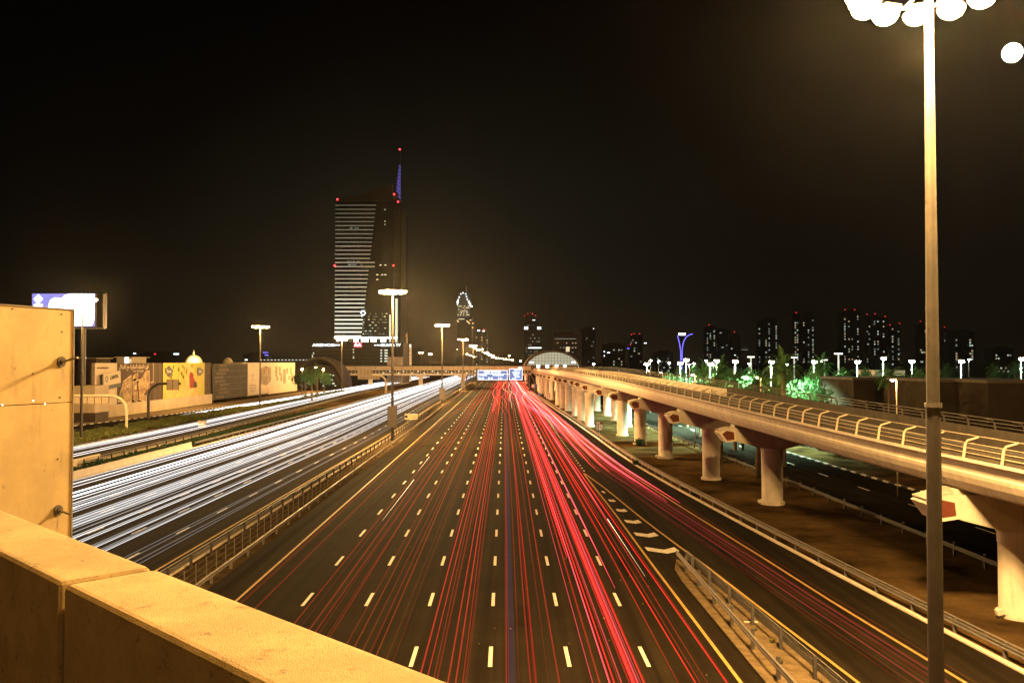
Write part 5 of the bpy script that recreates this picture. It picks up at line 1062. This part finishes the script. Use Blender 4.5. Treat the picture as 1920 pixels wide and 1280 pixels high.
for px, py, Y, lab in ((1572, 664, 190, 'tall white T-shaped pole with an added glow and a flat head'), (1408, 670, 220, 'white T-shaped pole right of the slender tree'), (1489, 671, 250, 'white T-shaped pole with two arms between the big flood lamps'), (1546, 675.5, 260, 'short white T-shaped pole right of the second flood lamp')):
    p = at(px, py, Y); t = empty('park_lamp', (p.x, Y, 0), lab, 'park lamp', 'white T-shaped park lamps'); MB().tube([(0, 0, 0), (0, 0, p.z)], [.22, .16], 8).build('pole', 'lit_col', t); MB().box(-.8, .8, -.3, .3, p.z, p.z + .25).build('lamp_head', 'base_hi', t)  # pole glows by itself, in place of lamplight falling on it
for px, py, Y, po_, lab in ((1673, 712, 92, 6, 'orange street lamp on a thin pole in front of the villas, largest'), (1420, 707, 112, 6, 'orange street lamp left of the largest palm'), (1298, 702, 150, 4, 'orange street lamp among the dark trees'), (1239, 698, 200, 0, 'small orange street lamp left of the dark trees'), (1215, 694.5, 240, 0, 'smallest orange street lamp, farthest left of the row')):
    p = at(px, py, Y); t = empty('street_lamp', (p.x, Y, 0), lab, 'street lamp', 'orange lamps along the frontage road'); q = 8 * 92 / F
    MB().tube([(q, 0, 0), (q, 0, p.z - .1), (q * .7, 0, p.z + .12), (0, 0, p.z + .1)], [.07, .055, .05, .04], 8).build('pole', 'cream', t); l = MB().box(-.25, .25, -.13, .13, p.z, p.z + .12).build('lamp_head', 'steel', t); MB().lathe([(.12, p.z - .13), (.2, p.z - .003)], 10).build('lens', 'sodium', l)
    if po_: point('lamp_light', (0, 0, p.z - .45), (1, .55, .18), 450 * po_, .12, t)
# flood light fittings at pier feet
for Y, X_0 in ((48.9, 28), (87.2, 25.7), (128.7, 22.4)):
    t = empty('ground_floodlight', (X_0 - 1.35, Y - .5, 0), {48.9: 'small floodlight box at the foot of the nearest pier, right edge', 87.2: 'small floodlight box at the foot of the second pier', 128.7: 'small floodlight box at the foot of the fourth pier'}[Y], 'floodlight', 'floodlights at the pier feet'); MB().tube([(0, 0, 0), (0, 0, .25)], .05, 6).build('bracket', 'steel_dark', t); MB().obox((0, 0, .38), (.2, 0, .05), (0, .14, 0), (-.04, 0, .14)).build('housing', 'white_paint', t)
md = empty('moon', at(1898, 99.5, 5200), 'small round white moon near the top right corner', 'moon')
bmm = bmesh.new(); bmesh.ops.create_uvsphere(bmm, u_segments=32, v_segments=20, radius=16.5 / F * 5200 * 1.06); me = bpy.data.meshes.new('moon_globe'); bmm.to_mesh(me); bmm.free(); me.materials.append(M['moon']); link('moon_globe', me, md)

#__TRAILS__
# ------------------------------------------------------------------ light trails
TM = {}
def tmat(kind, s):
    cols = {'red': (1, .035, .028), 'deep': (1, .018, .018), 'orange': (1, .12, .02), 'pink': (1, .075, .11), 'white': (.97, .96, .95), 'warm': (1, .75, .45), 'violet': (.4, .32, .8)}
    k = (kind, round(s, 2))
    if k not in TM: TM[k] = trail_mat('trail_%s' % kind, cols[kind], s, (.95 if s > .16 else 2.0) if kind not in ('white', 'violet') else .5)
    return TM[k]
def trail(fn, a, b, z, wd, m, lab, grp, cat, th=.035, st=9):
    mb = MB(); Y = ys(a, b, st) if b - a < 260 else ys(a, a + 200, st) + ys(a + 215, b, 25)
    for y in Y:
        x = fn(y); k_ = 1 if a < 20 else .12 + .88 * smooth((y - a) / 26); mb.v += [(x - wd * k_, y, z), (x, y, z - th * k_), (x + wd * k_, y, z), (x, y, z + th * k_)]
    for i in range(len(Y) - 1):
        for k in range(4): mb.f.append((4 * i + k, 4 * i + (k + 1) % 4, 4 * i + 4 + (k + 1) % 4, 4 * i + 4 + k)); mb.mi.append(0)
    mb.f += [(0, 1, 2, 3), tuple(len(mb.v) - 4 + k for k in (3, 2, 1, 0))]; mb.mi += [0, 0]
    o = mb.build('light_trail', m); tag(o, lab, cat, grp); return o
rnd = random.Random(21)
lanes_r = {-4: ('the leftmost lane beside the central reservation', 2), -3: ('the second lane from the central reservation', 4), -2: ('the third lane from the central reservation', 4), -1: ('the lane just left of the centre dashes', 7), 0: ('the lane just right of the centre dashes', 5), 1: ('the second lane from the gore, brightest red', 8), 2: ('the lane touching the gore chevrons', 6)}
def wig(): 
    a, b, c = rnd.uniform(-.12, .12), rnd.uniform(0, 6), rnd.uniform(120, 260); return lambda y: a * math.sin(y / c * 6.28 + b)
for L_, (txt, n) in lanes_r.items():
    for i in range(n):
        off = rnd.uniform(.5, 1.9) if L_ < 2 else rnd.uniform(.3, 2.1); wg = wig(); lc = 0; ya = rnd.choice((5, 5, 5, 8, 30, 60, 75)); yb = rnd.choice((820, 820, 560, 400))
        if L_ in (1, 2): s = rnd.choice((.08, .14, .25, .5)); kd = rnd.choice(('deep', 'pink', 'red', 'pink'))
        elif L_ in (-1, 0): s = rnd.choice((.03, .05, .08, .13)); kd = rnd.choice(('red', 'deep', 'deep'))
        else: s = rnd.choice((.018, .028, .04, .06)); kd = rnd.choice(('red', 'deep', 'orange'))
        tgt = rnd.choice((0, 0, 0, 0, 1 if L_ < 2 else 0, -1 if L_ > -4 else 0)); yc = rnd.uniform(150, 320)
        for pair in (0, 1):
            bo = 3.65 * L_ + off + pair * rnd.uniform(1.15, 1.3)
            trail(lambda y, bo=bo, wg=wg, tgt=tgt, yc=yc: c0(y) + bo + wg(y) + 3.4 * tgt * smooth((y - yc) / 120), ya, yb, rnd.uniform(.6, .85), rnd.uniform(.015, .034), tmat(kd, s), 'red tail-light trail running along ' + txt, 'red light trails along ' + txt, 'light trail')
# special bright ones
for bo, ya, s, kd, wd, txt in ((6.0, 5, .95, 'deep', .075, 'thickest bright red trail through the second lane from the gore'), (4.9, 60, .9, 'deep', .06, 'thick red trail left of the thickest one, ending halfway'), (7.15, 52, .8, 'pink', .045, 'thin pink trail right of the thickest red trail'), (9.3, 70, .6, 'pink', .05, 'pink trail just left of the gore line')):
    trail(lambda y, bo=bo: c0(y) + bo, ya, 820, .75, wd, tmat(kd, s), txt, None, 'light trail')
for bo, a, b, txt in ((9.4, 55, 75, 'short pale streak left of the chevrons, nearer'), (-9.6, 74, 100, 'short pale streak along the left dashes, nearer'), (-9.9, 108, 124, 'short pale streak beside the left dashes, farther')):
    trail(lambda y, bo=bo: c0(y) + bo, a, b, .7, .03, tmat('warm', .8), txt, None, 'light trail')
trail(lambda y: c0(y) + .95, 5, 400, 1.6, .16, tmat('violet', .012), 'broad faint violet streak right of the centre dashes', None, 'light trail', .3)
# ramp trails
for i in range(19):
    u_ = rnd.uniform(.12, .95); ya = rnd.choice((84, 98, 107, 112, 125)) if i > 5 else 5; s = rnd.choice((.12, .25, .45, .7)) if ya > 5 else rnd.choice((.015, .03, .05)); kd = rnd.choice(('deep', 'deep', 'pink', 'pink', 'orange')); wg = wig(); yb = rnd.choice((820, 600, 400)); cr2 = rnd.choice((0, 0, 1, 2)); ym = rnd.uniform(120, 180)
    for pair in (0, 1):
        def fn(y, u_=u_, pair=pair, wg=wg, cr2=cr2, ym=ym):
            l_ = gore_r(y) if y < 111 else 9.1 + (y - 111) * -.006; r_ = ramp_r(y); return l_ + .4 + (r_ - l_ - 1.9) * u_ + 1.2 * pair + wg(y) - cr2 * 2.6 * smooth((y - ym) / 110)
        trail(fn, ya, yb, rnd.uniform(.6, .85), rnd.uniform(.018, .04), tmat(kd, s), 'red tail-light trail curving along the ramp right of the gore', 'red light trails along the ramp', 'light trail')
# weaving trails near the far end
for i in range(24):
    bo = rnd.uniform(-6, 9); am = rnd.uniform(1.2, 3.2) * rnd.choice((-1, 1)); yc = rnd.uniform(260, 420); kd = rnd.choice(('pink', 'red', 'warm', 'orange')); ya = rnd.uniform(210, 300)
    trail(lambda y, bo=bo, am=am, yc=yc: c0(y) + bo + am * smooth((y - yc) / 90) - am * .7 * smooth((y - yc - 130) / 120), ya, 700, .7, .032, tmat(kd, .4 if kd != 'warm' else .3), 'weaving far trail where cars change lanes near the blue gantry', 'weaving far light trails', 'light trail', st=6)
for i in range(9):
    bo = rnd.uniform(8.2, 13.2); kd = rnd.choice(('pink', 'warm', 'pink')); ya = rnd.uniform(118, 175)
    trail(lambda y, bo=bo: c0(y) + bo - (bo - 8.0) * .8 * smooth((y - 200) / 240), ya, 620, .75, .045, tmat(kd, .55 if kd == 'pink' else .3), 'bright pinkish far trail where the ramp leaves the motorway, beyond the chevrons', 'bright far trails at the start of the ramp', 'light trail')
# white trails of oncoming headlights
def lane_w(k): return ('first', 'second', 'third', 'fourth', 'fifth', 'sixth', 'seventh')[k] + ' lane from the central reservation'
cnt = (2, 4, 4, 5, 5, 6, 4)
for k in range(7):
    for i in range(cnt[k]):
        off = rnd.uniform(.5, 2.0); wg = wig(); ya = rnd.choice((5, 5, 5, 30)) ; yb = rnd.choice((900, 900, 700, 500)); seg = rnd.random()
        if seg < .2: ya = rnd.choice((60, 90, 120, 150))
        s = (.06, .2, .16, .3, .34, .36, .3)[k] * rnd.choice((.2, .5, .9, 1, 1.7)); kd = 'warm' if rnd.random() < .08 else 'white'; zz = rnd.uniform(.6, .85)
        for pair in (0, 1):
            trail(lambda y, k=k, off=off, pair=pair, wg=wg: lw_y(y) - 3.6 * k - off - 1.25 * pair + wg(y), ya, yb, zz, rnd.uniform(.014, .036), tmat(kd, s), 'white headlight trail along the ' + lane_w(k), 'white light trails along the ' + lane_w(k), 'light trail')
for i in range(6):
    u_ = rnd.uniform(.15, .9); s = rnd.choice((.12, .3, .6)); wg = wig(); ya = rnd.choice((60, 60, 60, 130)); zz = rnd.uniform(.6, .85)
    for pair in (0, 1): trail(lambda y, u_=u_, pair=pair, wg=wg: sv_l(y) + 1 + (sv_r(y) - sv_l(y) - 3) * u_ + 1.25 * pair + wg(y), ya, 800, zz, rnd.uniform(.035, .07), tmat('white', s), 'white headlight trail along the service road beyond the planted strip', 'white light trails along the service road', 'light trail')
for i in range(4):
    for pair in (0, 1): trail(lambda y, i=i, pair=pair: interp([(200, -83.5), (229, -83), (300, -80.2), (428, -80.5), (700, -84)], y) - 1.0 * i - 1.2 * pair + 1, (222, 226, 250, 255)[i], 800, .7, .07, tmat('white', .8), 'white headlight trail along the slip road in front of the hoardings', 'white light trails along the slip road', 'light trail')

#__HAZE__
hz = MB().box(-1400, 1400, -60, 2600, -1, 260).build('haze', 'black'); tag(hz, kind='stuff')
m = bpy.data.materials.new('haze_air'); m.use_nodes = True; t = m.node_tree
for n in list(t.nodes): t.nodes.remove(n)
o = t.nodes.new('ShaderNodeOutputMaterial'); pv = t.nodes.new('ShaderNodeVolumePrincipled'); pv.inputs['Density'].default_value = .00002; pv.inputs['Color'].default_value = (.9, .9, .9, 1); pv.inputs['Anisotropy'].default_value = .86
t.links.new(pv.outputs[0], o.inputs['Volume']); hz.data.materials.clear(); hz.data.materials.append(m)
